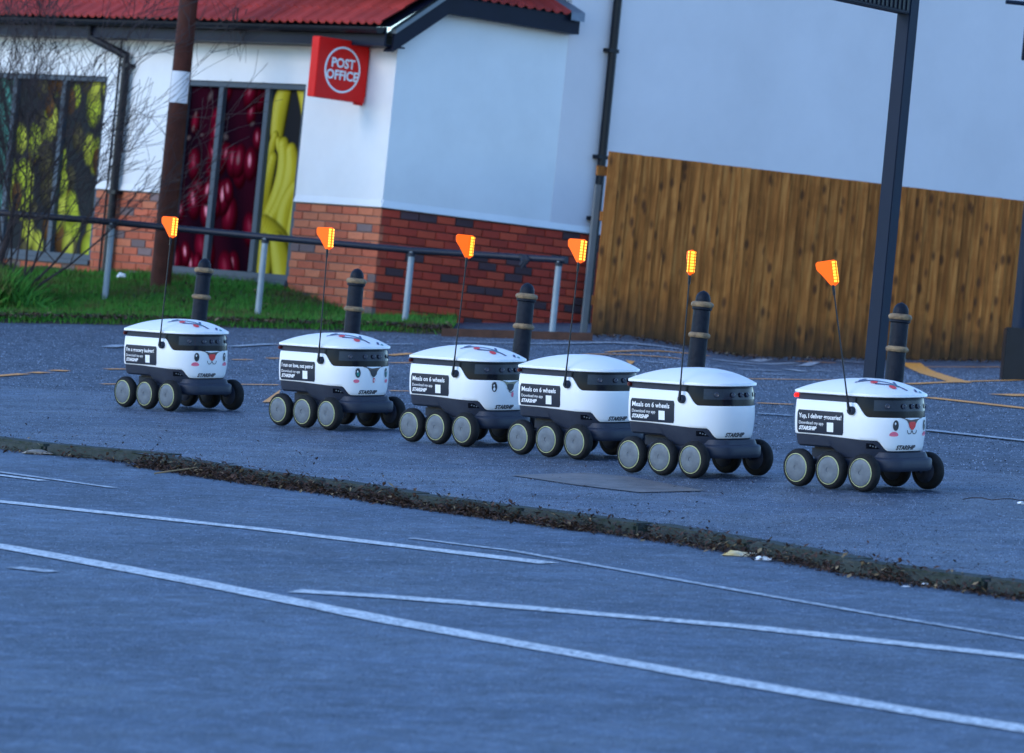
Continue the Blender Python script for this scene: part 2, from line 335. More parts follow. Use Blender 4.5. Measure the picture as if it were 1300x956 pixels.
for seg, wd in [(((479, 437), (525, 437)), .08), (((560, 434), (700, 437)), .10), (((700, 436.5), (866, 444)), .13), (((1175, 546), (1340, 564)), .09), (((963, 525), (1007, 528)), .07), (((137, 441), (155, 438.5)), .12),
                (((295, 440), (345, 437)), .12), (((905, 456.5), (1010, 461)), .10), (((925, 462), (960, 465)), .08), (((976, 463), (1040, 465)), .08), (((940, 469), (990, 471)), .07), (((1000, 469), (1022, 472)), .1), (((905, 465), (925, 467)), .09),
                (((955, 459), (975, 456)), .12), (((1030, 470), (1060, 472)), .08), (((1060, 458), (1100, 461)), .07), (((970, 475), (1000, 476)), .07), (((820, 459), (842, 461)), .08), (((1020, 465), (1035, 460)), .1)]:
    stripe('white_line', seg, wd, M['white_faded'], park, CO + .004)

# kerb stones, each one its own piece of the kerb
kerb = empty('kerb'); kerb['kind'] = 'structure'
def polylen(P):
    a = [0]
    for i in range(len(P) - 1): a.append(a[-1] + (P[i + 1] - P[i]).length)
    return a
KL = polylen(KERB)
def kpt(s):
    for i in range(len(KL) - 1):
        if s <= KL[i + 1] or i == len(KL) - 2:
            t = (s - KL[i]) / (KL[i + 1] - KL[i]); return KERB[i].lerp(KERB[i + 1], t), (KERB[i + 1] - KERB[i]).normalized()
SL = .915
s = 4.0; first = None
while s < KL[-1] - 5:
    p, d = kpt(s + SL / 2); n_ = Vector((-d.y, d.x))
    if n_.y < 0: n_ = -n_
    x_ = Vector((d.x, d.y, PX * d.x + PY * d.y)).normalized(); y_ = UP.cross(x_)
    Mt = Matrix((x_, y_, UP)).transposed().to_4x4(); Mt.translation = Vector((p.x, p.y, gz(p.x, p.y) + random.uniform(.001, .005)))
    if first is None:
        mb = MB().box(-SL / 2 + .002, SL / 2 - .002, -.055, .065, -.16, .003); first = mb.mesh('kerb_stone', bevel=.014)
    o = link('kerb_stone', first, kerb, M['kerb']); o.matrix_world = Mt @ Matrix.Rotation(R(random.uniform(-.5, .5)), 4, 'Z')
    s += SL

# leaf litter heaped in the channel along the kerb face
def leaves(name, n, place, m, size, parent=None):
    vs, fs, mi = [], [], []
    for i in range(n):
        p, u_ = place(); a = random.uniform(0, 2 * PI); sz = random.uniform(*size)
        d = Vector((math.cos(a), math.sin(a), random.uniform(-.7, .9))).normalized(); e = d.cross(Vector((random.uniform(-.4, .4), random.uniform(-.4, .4), 1))).normalized()
        k = len(vs); wd_ = random.uniform(.18, .55)
        vs += [p - d * sz, p + e * sz * wd_ + UP * sz * .15, p + d * sz, p - e * sz * wd_ + UP * sz * .1]
        fs.append((k, k + 1, k + 2, k + 3)); mi.append(0 if u_ < .62 else (1 if u_ < .93 else 2))
    me = bpy.data.meshes.new(name); me.from_pydata(vs, [], fs); o = link(name, me, parent, m); me.polygons.foreach_set('material_index', mi); return o
s_lo = (KL[1] - 4); s_hi = KL[-2] + 4
clump = [random.uniform(KL[1], KL[-2]) for _ in range(40)]
def in_channel():
    if random.random() < .45: s = random.choice(clump) + random.gauss(0, .14); hmax = .085
    else: s = random.uniform(s_lo, s_hi); hmax = .030
    t = (s - KL[1]) / (KL[-2] - KL[1])
    fade = .6 if t > .62 else (1 if t > .12 else .15)
    if random.random() > fade: s = random.uniform(KL[1] + .12 * (KL[-2] - KL[1]), KL[1] + .62 * (KL[-2] - KL[1]))
    p, d = kpt(s); n_ = Vector((-d.y, d.x)); n_ = n_ if n_.y > 0 else -n_
    q = -.06 - abs(random.gauss(0, .045)); X, Y = p + n_ * q
    z = -KH + random.random() ** 2 * max(.008, hmax - abs(q + .06) * .7)
    return Vector((X, Y, gz(X, Y) + z + .004)), random.random()
tag(leaves('leaf_litter', 13000, in_channel, [M['litter'], M['leafd'], M['dryleaf']], (.006, .022)), 'dark brown dead leaves and grit heaped along the foot of the kerb', 'leaf litter', kind='stuff')
def on_pave():
    s = random.uniform(s_lo, s_hi); p, d = kpt(s); n_ = Vector((-d.y, d.x)); n_ = n_ if n_.y > 0 else -n_
    q = random.expovariate(2.2) + .02; X, Y = p + n_ * q; return Vector((X, Y, gz(X, Y) + .006)), random.random()
tag(leaves('scattered_leaves', 700, on_pave, [M['litter'], M['leafd'], M['dryleaf']], (.005, .016)), 'small scattered brown leaf bits and twigs lying on the damp pavement', 'leaf litter', kind='stuff')

def grit(name, n, place, size, m, label):
    rs = np.random.RandomState(len(name)); P = place(rs, n); z = np.array([gz(a_, b_) for a_, b_ in P[:, :2]]) + P[:, 2]
    sz = rs.uniform(size[0], size[1], n); a = rs.uniform(0, 6.28, n); V = np.zeros((n, 4, 3))
    for k in range(3): V[:, k, 0] = P[:, 0] + np.cos(a + 2.09 * k) * sz; V[:, k, 1] = P[:, 1] + np.sin(a + 2.09 * k) * sz; V[:, k, 2] = z - .001
    V[:, 3, 0] = P[:, 0]; V[:, 3, 1] = P[:, 1]; V[:, 3, 2] = z + sz * rs.uniform(.6, 1.1, n)
    f = np.array([[0, 1, 3], [1, 2, 3], [2, 0, 3]]); Fc = (f[None] + (np.arange(n) * 4)[:, None, None]).reshape(-1, 3)
    me = bpy.data.meshes.new(name); me.vertices.add(n * 4); me.vertices.foreach_set('co', V.ravel()); me.loops.add(len(Fc) * 3); me.loops.foreach_set('vertex_index', Fc.ravel().astype(np.int32))
    me.polygons.add(len(Fc)); me.polygons.foreach_set('loop_start', np.arange(0, len(Fc) * 3, 3, dtype=np.int32)); me.polygons.foreach_set('loop_total', np.full(len(Fc), 3, np.int32))
    for q in m: me.materials.append(q)
    me.polygons.foreach_set('material_index', np.repeat(rs.choice(len(m), n), 3).astype(np.int32)); me.update(calc_edges=True); me.validate()
    return tag(link(name, me), label, 'grit', kind='stuff')
GM = [mat('chip_pale', (.34, .40, .50), .8), mat('chip_mid', (.12, .15, .21), .8), mat('chip_dark', (.012, .016, .028), .9)]
KX = np.array([p.x for p in KERB]); KY = np.array([p.y for p in KERB]); o_ = np.argsort(KX); BX = np.array([p.x for p in pave_back]); BY = np.array([p.y for p in pave_back]); o2 = np.argsort(BX)
def fill(lo, hi, off):
    def f(rs, n):
        out = []
        while sum(len(q) for q in out) < n:
            Y = 14 + (hi - 14) * rs.rand(n * 3) ** .8; X = (rs.rand(n * 3) * 2 - 1) * Y * .106; ky = np.interp(X, KX[o_], KY[o_]); by = np.interp(X, BX[o2], BY[o2])
            k = {'road': (Y < ky - .07), 'pave': (Y > ky + .07) & (Y < by), 'park': (Y > by) & (Y < np.interp(X, [-5.2, 5], [44, 46]))}[lo]
            out.append(np.stack([X[k], Y[k], np.full(k.sum(), off)], 1))
        return np.concatenate(out)[:n]
    return f
grit('road_grit', 30000, fill('road', 27, -KH), (.0015, .0036), GM, 'fine stone chips standing proud in the road surface')
grit('pavement_grit', 45000, fill('pave', 40, 0), (.0018, .0042), GM, 'fine stone chips standing proud in the damp pavement surface')
grit('car_park_grit', 52000, fill('park', 46, .0), (.003, .0065), GM, 'coarse stone chips standing proud in the car park surface')

# ------------------------------------------------------------------ building
CD = 47.5
a_, b_ = ray(478, 330); COR = Vector((a_ * CD, CD))
FA = R(48)
fd = Vector((-math.cos(FA), math.sin(FA))); fn = Vector((-math.sin(FA), -math.cos(FA)))
gd = Vector((math.sin(FA), math.cos(FA))); gn = Vector((math.cos(FA), -math.sin(FA)))
def whit(x, y, d, n_off=0, nrm=None):
    O = COR + (nrm * n_off if nrm is not None else Vector((0, 0)))
    a, b = ray(x, y); t = (a * O.y - O.x) / (d.x - a * d.y); D = O.y + t * d.y; return t, CAMZ + b * D
def frame(o, d, n):     # local x along the wall, y outward, z up
    return Matrix(((d.x, n.x, 0, o.x), (d.y, n.y, 0, o.y), (0, 0, 1, 0), (0, 0, 0, 1)))
MF = frame(COR, fd, fn); MG = frame(COR, gd, gn)
zb = whit(480, 263, gd)[1]
tw_r, zwt = whit(389, 107, fd); _, zwb = whit(368, 357, fd); tw_l = whit(233, 96, fd)[0]
tv_r, zvt = whit(137, 97, fd); zvb = whit(117, 331, fd)[1]
ze = whit(380, 46, fd)[1]
t_ap, z_ap = whit(558, 17, gd); t_en, z_en = whit(722, 44, gd)
z_ap = (z_ap + z_en) / 2
print('levels', zb, zwt, zwb, zvt, zvb, ze, z_ap, z_en, 't', tw_r, tw_l, tv_r, t_ap, t_en, 'ground corner', gz(*COR))
FL = 16.0; GL = 14.0; ZT = 9.0
bld = empty('post_office_building', (COR.x, COR.y, gz(*COR)))
tag(bld, 'white rendered and red brick shop with red tiled roof and fruit pictures in its windows', 'building')
BI = Matrix.Translation(-Vector((COR.x, COR.y, gz(*COR))))
def bpart(mb, name, m, parent=None, **k):
    o = mb.build(name, m, parent or bld, **k)
    me = o.data
    if parent is None: me.transform(BI)
    return o
zg = gz(*COR) - 1.6
tv_l = tv_r + 3.3
# render: facade pieces round the windows, butted end to end
TH = .3
for (t0, t1, z0, z1) in [(0, tw_r, zb, ze), (tw_r, tw_l, zwt, ze), (tw_l, tv_r, zb, ze), (tv_r, tv_l, zvt, ze), (tv_l, FL, zb, ze)]:
    mb = MB(); mb.box(t0, t1, -TH, 0, z0, z1, MF); bpart(mb, 'render_panel', M['render'])
pz = z_ap + .05
sl_ = (z_ap - ze) / t_ap
poly = [(0.002, zb), (0.002, ze), (t_ap, z_ap), (t_en, z_ap), (t_en, ZT), (GL, ZT), (GL, zb)]
MGw = MG @ Matrix(((1, 0, 0, 0), (0, 0, 1, 0), (0, 1, 0, 0), (0, 0, 0, 1)))
mb = MB(); mb.prism(poly[:4] + [(t_en, zb)], -TH, .001, MGw); bpart(mb, 'gable_wall', M['render'])
mb = MB(); mb.prism([(t_en, zb), (t_en, ZT), (GL, ZT), (GL, zb)], -TH, .004, MGw); bpart(mb, 'tall_wall', M['render2'])
# bell-cast render stop above the brick
mb = MB(); mb.prism([(-.018, zb), (-.018, zb + .02), (0.002, zb + .06), (.002, zb)], 0, 1)
for (t0, t1) in ((-.02, tw_r - .004), (tw_l + .004, tv_r - .004)):
    mb = MB(); mb.add([MF @ Vector(q) for q in ((t0, 0, zb + .07), (t1, 0, zb + .07), (t1, .022, zb + .004), (t0, .022, zb + .004), (t0, -.01, zb + .004), (t1, -.01, zb + .004))], [(0, 1, 2, 3), (3, 2, 5, 4)]); bpart(mb, 'render_stop', M['render'], fix=False)
mb = MB(); mb.add([MG @ Vector(q) for q in ((-.02, 0.002, zb + .07), (GL, 0.005, zb + .07), (GL, .025, zb + .004), (-.02, .025, zb + .004), (-.02, -.01, zb + .004), (GL, -.01, zb + .004))], [(0, 1, 2, 3), (3, 2, 5, 4)])
bpart(mb, 'render_stop', M['render'], fix=False)
# brick cores (the mortar plane) and bricks
for (t0, t1, z1) in [(.03, tw_r, zb), (tw_r, tw_l, zwb), (tw_l, tv_r, zb), (tv_r, tv_l, zvb), (tv_l, FL, zb)]:
    mb = MB(); mb.box(t0, t1, -TH, -.014, zg, z1 - .002, MF); bpart(mb, 'brick_backing', M['mortar'])
mb = MB(); mb.box(.016, GL, -TH, -.013, zg, zb - .002, MG); bpart(mb, 'brick_backing', M['mortar_shaded'])
BW, BH, CS = .216, .066, .0755
bricks = []
def lay(Mx, t0, t1, ztop, zlow, first_row_off, set_):
    r = 0; z = ztop - CS
    while z > zlow:
        off = (0 if (r + first_row_off) % 2 else .1125); t = t0 - off
        while t < t1:
            a, b = max(t, t0), min(t + BW, t1)
            if b - a > .03: bricks.append((Mx, a, b, z, set_))
            t += .2255
        z -= CS; r += 1
lay(MF, 0.002, tw_r - .003, zb - .004, zg + .8, 0, 'bricks')
rows_w = 0
lay(MF, tw_r + .001, tw_l, zwb - .05, zg + 1.0, 1, 'bricks')
lay(MF, tw_l + .003, tv_r - .003, zb - .004, zg + .9, 0, 'bricks')
lay(MF, tv_r + .001, tv_r + 2.4, zvb - .05, zg + 1.1, 1, 'bricks')
lay(MG, .014, 2.75, zb - .004, zg + .75, 1, 'bricks_shaded')
vis = []
def brick_center(q):
    Mx, a, b, z, s_ = q; return Mx @ Vector(((a + b) / 2, 0, z + BH / 2))
hid = []
for q in bricks:
    c_ = brick_center(q)
    (vis if (q[2] - q[1] > .12 and c_.z > gz(c_.x, c_.y) - .02) else hid).append(q)
vis.sort(key=lambda q: brick_center(q).y); hid += vis[298:]; vis = vis[:298]
bm_cache = {}
def brick_mesh(wd_, key, m):
    kk = (round(wd_, 3), m.name)
    if kk not in bm_cache:
        mb = MB(); mb.box(-wd_ / 2, wd_ / 2, -.05, 0, 0, BH); me = mb.mesh('brick', bevel=.004, seg=1); me.materials.append(m); bm_cache[kk] = me
    return bm_cache[kk]
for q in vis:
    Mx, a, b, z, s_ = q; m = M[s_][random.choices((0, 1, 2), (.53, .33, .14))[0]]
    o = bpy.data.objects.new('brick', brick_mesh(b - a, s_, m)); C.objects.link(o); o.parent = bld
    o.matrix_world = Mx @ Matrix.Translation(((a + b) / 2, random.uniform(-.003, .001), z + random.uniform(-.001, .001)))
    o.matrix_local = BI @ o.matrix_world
for s_ in ('bricks', 'bricks_shaded'):
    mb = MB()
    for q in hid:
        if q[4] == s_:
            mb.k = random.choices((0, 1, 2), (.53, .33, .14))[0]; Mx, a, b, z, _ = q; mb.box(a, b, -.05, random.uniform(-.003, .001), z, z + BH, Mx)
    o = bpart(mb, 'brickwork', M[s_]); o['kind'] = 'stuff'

# windows with printed fruit pictures: flat print, painted as point colours on a fine grid
def ell(U, V, cx, cy, rx, ry, ang):
    c_, s_ = math.cos(ang), math.sin(ang); x = (U - cx) * c_ + (V - cy) * s_; y = -(U - cx) * s_ + (V - cy) * c_; return np.sqrt((x / rx) ** 2 + (y / ry) ** 2)
def fruit_red(U, V, rs):
    n = U.shape; c = np.zeros(n + (3,)) + np.array([.010, .003, .008])
    c += (np.sin(U * 9 + V * 3) * .5 + .5)[..., None] * np.array([.022, .001, .003])
    for i in range(24):
        cx, cy = rs.uniform(-.05, 1.05) * .62, rs.uniform(0, 1) * 2.0; r = rs.uniform(.10, .19); a = rs.uniform(0, 3.1)
        if 1.2 < cy < 1.9 and i % 2: # pale husk roots bundle
            d = ell(U, V, cx, cy, r * .35, r * .2, a); k = np.clip(1.2 - d, 0, 1)[..., None]; c = c * (1 - k * .7) + np.array([.17, .12, .11]) * k * .7; continue
        d = ell(U, V, cx, cy, r * .8, r * 1.3, a * .25 - .3); k = np.clip((1 - d) * 5, 0, 1)[..., None]
        sh = np.clip(1 - ell(U, V, cx - r * .2, cy + r * .2, r * .9, r * 1.4, a * .25 - .3), 0, 1)[..., None]
        col = np.array([.10, .003, .012]) * (.2 + 2.4 * sh ** 1.5) ; c = c * (1 - k) + col * k
        hl = np.clip(1 - ell(U, V, cx - r * .15, cy + r * .25, r * .22, r * .55, a * .25 - .3), 0, 1)[..., None] ** .8 * (rs.uniform(0, 1) ** 2); c = c + hl * np.array([1.0, .45, .55])
    return c * .8
def fruit_banana(U, V, rs):
    c = np.zeros(U.shape + (3,)) + np.array([.022, .022, .024])
    # each: centre line from p0 to p1 with bow, half width
    for (x0, y0, x1, y1, bow, wd_) in [(.50, 2.02, .60, 1.25, -.16, .10), (.22, 2.05, .14, 1.45, .05, .085), (.10, 1.5, .02, .7, .05, .05), (.16, 1.45, .26, 1.30, .0, .04), (.10, 1.25, -.02, .10, .05, .07), (.26, 1.40, .02, .50, -.16, .085), (.40, 1.34, .20, .62, -.13, .085), (.52, .95, .50, .25, .12, .08), (.60, .9, .55, .1, .02, .06), (.05, .52, .50, -.05, -.14, .11), (.08, .35, .12, -.1, -.03, .08), (.30, .36, .48, -.2, -.05, .10)]:
        best = np.full(U.shape, 9.0); sd_ = np.zeros(U.shape)
        for t in np.linspace(0, 1, 26):
            bx = x0 + (x1 - x0) * t - bow * 4 * t * (1 - t); by = y0 + (y1 - y0) * t; ww = 1.9 * wd_ * (.35 + .65 * math.sin(PI * min(1, max(0, .08 + .84 * t))) ** .6)
            d = np.sqrt((U - bx) ** 2 + (V - by) ** 2) / ww; mk = d < best; best[mk] = d[mk]; sd_[mk] = ((U - bx) / ww)[mk]
        k = np.clip((1 - best) * 6, 0, 1)[..., None]; sh = np.clip(.80 - .50 * sd_ - .62 * best ** 3, .05, 1.3)[..., None]
        c = c * (1 - k) + (np.array([.60, .47, .03]) * sh + np.array([.14, .20, .14]) * np.clip(sh - .8, 0, 1) * 2) * k
    return c
def fruit_green(U, V, rs):
    c = np.zeros(U.shape + (3,)) + np.array([.025, .028, .03])
    for i in range(34):
        cx, cy = rs.uniform(-.05, .8), rs.uniform(0, 2.1); r = rs.uniform(.10, .2)
        d = ell(U, V, cx, cy, r * .8, r * 1.35, .2); k = np.clip((1 - d) * 4, 0, 1)[..., None]; sh = np.clip(1.1 - ell(U, V, cx + r * .25, cy + r * .2, r * 1.2, r * 1.9, .2), 0, 1)[..., None]
        base = (np.array([.30, .34, .035]), np.array([.07, .06, .03]), np.array([.36, .36, .05]), np.array([.10, .05, .02]))[i % 4]; c = c * (1 - k) + base * (sh * 1.2 + .04) * k
    return c
def fruit_leaf(U, V, rs):
    c = np.zeros(U.shape + (3,)) + np.array([.05, .20, .16]); return c * (.5 + .5 * np.sin(U * 30 + V * 17))[..., None] + .02
def pane(Mx, t0, t1, z0, z1, fn_, seed, parent):
    nx, nz = 70, 190; t = np.linspace(t1, t0, nx); z = np.linspace(z0, z1, nz); T, Z = np.meshgrid(t, z)
    U = (t1 - T); V = (Z - z0); sc = 2.0 / (z1 - z0); col = fn_(U * sc, V * sc, np.random.RandomState(seed)); col = np.clip(col, 0, 1)
    pts = [Mx @ Vector((a, -.07, b)) for a, b in zip(T.ravel(), Z.ravel())]
    fs = [(j * nx + i, j * nx + i + 1, (j + 1) * nx + i + 1, (j + 1) * nx + i) for j in range(nz - 1) for i in range(nx - 1)]
    me = bpy.data.meshes.new('printed_pane'); me.from_pydata([tuple(p) for p in pts], [], fs); me.transform(BI)
    ca = me.color_attributes.new('print', 'FLOAT_COLOR', 'POINT'); buf = np.ones((nx * nz, 4), np.float32); buf[:, :3] = col.reshape(-1, 3); ca.data.foreach_set('color', buf.ravel())
    return link('printed_pane', me, parent, M['print'])
def window(tr, tl, z0, z1, splits, fns):
    fr = MB(); f_ = .055
    fr.box(tr, tl, -.10, -.02, z1 - f_, z1, MF); fr.box(tr, tl, -.10, -.02, z0, z0 + f_, MF); fr.box(tr, tr + f_, -.10, -.0205, z0 + f_, z1 - f_, MF); fr.box(tl - f_, tl, -.10, -.0205, z0 + f_, z1 - f_, MF)
    for s_ in splits: fr.box(s_ - .035, s_ + .035, -.10, -.0215, z0 + f_, z1 - f_, MF)
    o = bpart(fr, 'window', M['frame'], bevel=.004, seg=1)
    sb = MB(); sb.box(tr - .01, tl + .01, -.10, .03, z0 - .045, z0 - .001, MF); s2 = sb.build('sill', M['frame'], o); s2.data.transform(BI)
    ed = [tr + f_] + splits + [tl - f_]
    for i in range(len(ed) - 1):
        a0 = ed[i] + (.035 if i else 0); a1 = ed[i + 1] - (.035 if i < len(ed) - 2 else 0); pane(MF, a0, a1, z0 + f_, z1 - f_, fns[i], 5 + i * 3, o)
s1 = whit(326, 230, fd)[0]; s2_ = whit(267, 230, fd)[0]
window(tw_r, tw_l, zwb, zwt, [s1, s2_], [fruit_banana, fruit_red, fruit_red])
v1 = whit(70, 200, fd)[0]; v2 = whit(8, 200, fd)[0]
window(tv_r, tv_l, zvb, zvt, [v1, v2, v2 + (v2 - v1)], [fruit_green, fruit_green, fruit_leaf, fruit_green])

# roof
OV = .26
n_e = OV
slope = math.atan(max(.3, sl_)); print('slope', math.degrees(slope))
cS, sS = math.cos(slope), math.sin(slope)
z_eave = ze + .10
# tile: two rolls, .23 wide, .34 long, lapped
def tile_mesh(wd_=.232, ln=.37):
    n_ = 13; xs = [i / (n_ - 1) for i in range(n_)]
    prof = [.026 * max(0, math.cos(2 * PI * 2 * x)) ** .8 + .004 for x in xs]
    vs = [(x * wd_, 0, p) for x, p in zip(xs, prof)] + [(x * wd_, ln, p) for x, p in zip(xs, prof)] + [(x * wd_, 0, p - .016) for x, p in zip(xs, prof)]
    fs = [(i, i + 1, n_ + i + 1, n_ + i) for i in range(n_ - 1)] + [(2 * n_ + i, 2 * n_ + i + 1, i + 1, i) for i in range(n_ - 1)]
    me = bpy.data.meshes.new('roof_tile'); me.from_pydata(vs, [], fs); me.shade_smooth(); me.set_sharp_from_angle(angle=R(60)); me.materials.append(M['tile']); return me
TM = tile_mesh()
roof = bpart(MB().add([MF @ Vector(q) for q in ((-.18, OV, z_eave - .02), (FL, OV, z_eave - .02), (FL, -5, z_eave - .02 + (OV + 5) * math.tan(slope)), (-.18, -5, z_eave - .02 + (OV + 5) * math.tan(slope)))], [(0, 1, 2, 3)]), 'roof', M['fascia'], fix=False)
def lay_tiles(Mx, t0, t1, nrow, n0, z0, slope_):
    Rm = Matrix.Rotation(slope_, 4, 'X')   # tiles run away from the eave (towards -y outward)
    flip = Matrix.Scale(-1, 4, (0, 1, 0))
    cnt = 0; rest = MB(); c2, s2 = math.cos(slope_), math.sin(slope_)
    for r in range(nrow):
        t = t0
        while t < t1 - .1:
            dn = r * .30
            # local: x along wall, up-slope direction = (0, -c2, s2)
            Lm = Matrix(((1, 0, 0, t), (0, -c2, s2, n0 - dn * c2), (0, s2, c2, z0 + dn * s2), (0, 0, 0, 1)))
            W = Mx @ Lm @ Matrix.Rotation(R(-1.8), 4, 'X')
            if r < 4 and t < 7.5:
                o = bpy.data.objects.new('roof_tile', TM); C.objects.link(o); o.parent = roof; o.matrix_local = BI @ W @ Matrix.Translation((0, 0, random.uniform(0, .003)))
            else:
                rest.add([W @ v.co for v in TM.vertices], [tuple(p.vertices) for p in TM.polygons])
            t += .226
    if rest.v:
        o = rest.build('tiling', M['tile'], roof, smooth=True, fix=False); o.data.transform(BI); o['kind'] = 'stuff'
lay_tiles(MF, -.12, FL, 9, OV + .05, z_eave + .005, slope)
# gutter, fascia, soffit along the facade
mb = MB(); mb.box(-.10, FL, OV - .03, OV - .01, z_eave - .19, z_eave - .02, MF); mb.box(-.10, FL, .0, OV - .03, z_eave - .19, z_eave - .175, MF); bpart(mb, 'fascia_board', M['fascia'])
mb = MB(); mb.box(-.02, FL, .0015, .03, ze - .06, ze + .02, MF); bpart(mb, 'eaves_trim', M['verge'])
g_ = MB(); ring = [(OV + .055 + .055 * math.cos(a), z_eave - .03 + .055 * math.sin(a)) for a in [PI * k / 8 + PI for k in range(9)]]
vs = []
for t in (-.10, FL): vs += [MF @ Vector((t, a, b)) for a, b in ring]
g_.add(vs, [(i, i + 1, 10 + i, 9 + i) for i in range(8)] + [tuple(range(9)), tuple(range(17, 8, -1))])
bpart(g_, 'gutter', M['black'])
# bargeboard up the gable, then level along to the tall wall
bo = .14
def gp(t, n, z): return MG @ Vector((t, n, z))
eh = .17
def board(p, q, name='bargeboard', m='fascia', n0=bo - .03, n1=bo, h0=0, h1=eh):
    mb = MB(); vs = [gp(t, n, z + h) for (t, z) in (p, q) for n in (n0, n1) for h in (h0, h1)]
    mb.add(vs, [(0, 1, 3, 2), (4, 6, 7, 5), (0, 4, 5, 1), (2, 3, 7, 6), (0, 2, 6, 4), (1, 5, 7, 3)]); return bpart(mb, name, M[m])
pA = (-.17, ze - .03 - .17 * sl_ + .0); pB = (t_ap, z_ap); pC = (t_en, z_ap)
board(pA, pB); board(pB, pC, 'eaves_board')
board(pA, pB, 'soffit', 'fascia', -.001 + .003, bo - .031, .0, .02); board(pB, pC, 'soffit', 'fascia', .003, bo - .031, .0, .02)
board(pA, pB, 'verge_strip', 'verge', bo - .06, bo + .02, eh, eh + .045)
# the short roof slope above the level eaves of the gable side
_u = MB().add([gp(t, n, z_ap + eh + z) for (t, n, z) in ((t_ap - .6, bo, 0), (t_en + .0, bo, 0), (t_en + .0, -2.0, .95), (t_ap - .6, -2.0, .95))], [(0, 1, 2, 3)]); bpart(_u, 'roof_underlay', M['fascia'], fix=False)
lay_tiles(MG, t_ap - .35, t_en - .18, 6, bo + .03, z_ap + eh + .005, R(24))
mb = MB(); mb.add([gp(t, n, z_ap + eh + z) for (t, n, z) in ((t_en - .16, bo + .05, .02), (t_en + .01, bo + .05, .035), (t_en + .01, -1.2, .62), (t_en - .16, -1.2, .60), (t_en + .01, bo + .05, -.05), (t_en - .16, bo + .05, -.05))], [(0, 1, 2, 3), (0, 1, 4, 5)])
bpart(mb, 'lead_flashing', M['lead'], fix=False)

# down pipes (parts of the building)
def pipe_on(Mx, pts, r, brackets, name='down_pipe'):
    mb = MB(); mb.tube([Mx @ Vector(p) for p in pts], r, 10)
    o = bpart(mb, name, M['black'], smooth=True)
    for (t, z) in brackets:
        b_ = MB(); b_.box(t - .075, t + .045, .002, .10, z - .018, z + .018, Mx); q = b_.build('pipe_bracket', M['black'], o); q.data.transform(BI)
    return o
tp, _ = whit(759, 200, gd)
zbr = [whit(775, 65, gd)[1], whit(756, 199, gd)[1], whit(748, 277, gd)[1]]
pipe_on(MG, [(tp, .06, zg), (tp, .06, ZT)], .042, [(tp, z) for z in zbr])
td, zt1 = whit(168, 68, fd); _, zt0 = whit(141, 45, fd); td2 = whit(141, 45, fd)[0]
pipe_on(MF, [(td2, OV - .0, z_eave - .05), (td2, OV - .02, zt0 - .05), (td, .07, zt1 - .03), (td, .06, zt1 - .25), (td, .06, zg)], .042, [(td, whit(165, 84, fd)[1]), (td, whit(154, 245, fd)[1])])
# thin cable beside the pipe
tcb = whit(146, 150, fd)[0]; mb = MB(); mb.tube([MF @ Vector((tcb, .012, zg)), MF @ Vector((tcb, .012, ze - .1))], .009, 6); bpart(mb, 'cable', M['black'])

# ------------------------------------------------------------------ projecting sign
def text_mesh(body, size, offset=0, shear=0, align='CENTER', space=1.0):
    cu = bpy.data.curves.new('lettering', 'FONT'); cu.body = body; cu.size = size; cu.offset = offset; cu.shear = shear; cu.align_x = align; cu.align_y = 'CENTER'; cu.resolution_u = 3; cu.space_character = space
    o = bpy.data.objects.new('tmp', cu); C.objects.link(o); dg = bpy.context.evaluated_depsgraph_get(); me = bpy.data.meshes.new_from_object(o.evaluated_get(dg))
    C.objects.unlink(o); bpy.data.objects.remove(o); return me
tS, zS1 = whit(473, 56, fd); _, zS0 = whit(467, 132, fd)
w_s = .60; sign = empty('post_office_sign'); tag(sign, 'square red projecting sign with white ring reading POST OFFICE', 'sign')
# the sign stands out square from the facade: local x = outward (drawn leftwards), y = thickness, z up
so_ = COR + fd * tS; Ms = Matrix(((gd.x, fd.x, 0, so_.x), (gd.y, fd.y, 0, so_.y), (0, 0, 1, 0), (0, 0, 0, 1)))
sign.matrix_world = Ms @ Matrix.Translation((0, 0, (zS0 + zS1) / 2)); hs_ = (zS1 - zS0) / 2
mb = MB(); mb.box(-w_s - .03, -.03, 0, .11, -hs_, hs_); mb.build('sign_case', M['red_sign'], sign, bevel=.006)
mb = MB(); mb.box(-.03, 0, .03, .08, -hs_ + .06, hs_ - .06); mb.box(-.10, -.02, .035, .075, -hs_ - .02, -hs_); mb.build('wall_bracket', M['red_sign'], sign)
cxs = -w_s / 2 - .03; mb = MB(); n_ = 48; r1, r0 = .212, .194
for k in range(n_):
    pass
vs = [(cxs + r * math.cos(2 * PI * k / n_), y, r * math.sin(2 * PI * k / n_)) for y in (-.004, .0) for r in (r0, r1) for k in range(n_)]
fs = [(k, (k + 1) % n_, n_ + (k + 1) % n_, n_ + k) for k in range(n_)] + [(n_ + k, n_ + (k + 1) % n_, 3 * n_ + (k + 1) % n_, 3 * n_ + k) for k in range(n_)]
mb.add(vs, fs); mb.build('white_ring', M['white_print'], sign)
for body, dz in (('POST', .055), ('OFFICE', -.055)):
    me = text_mesh(body, .118, .0035); me.transform(Matrix.Translation((cxs, -.006, dz)) @ Matrix.Rotation(R(90), 4, 'X')); link('lettering', me, sign, M['white_print'])

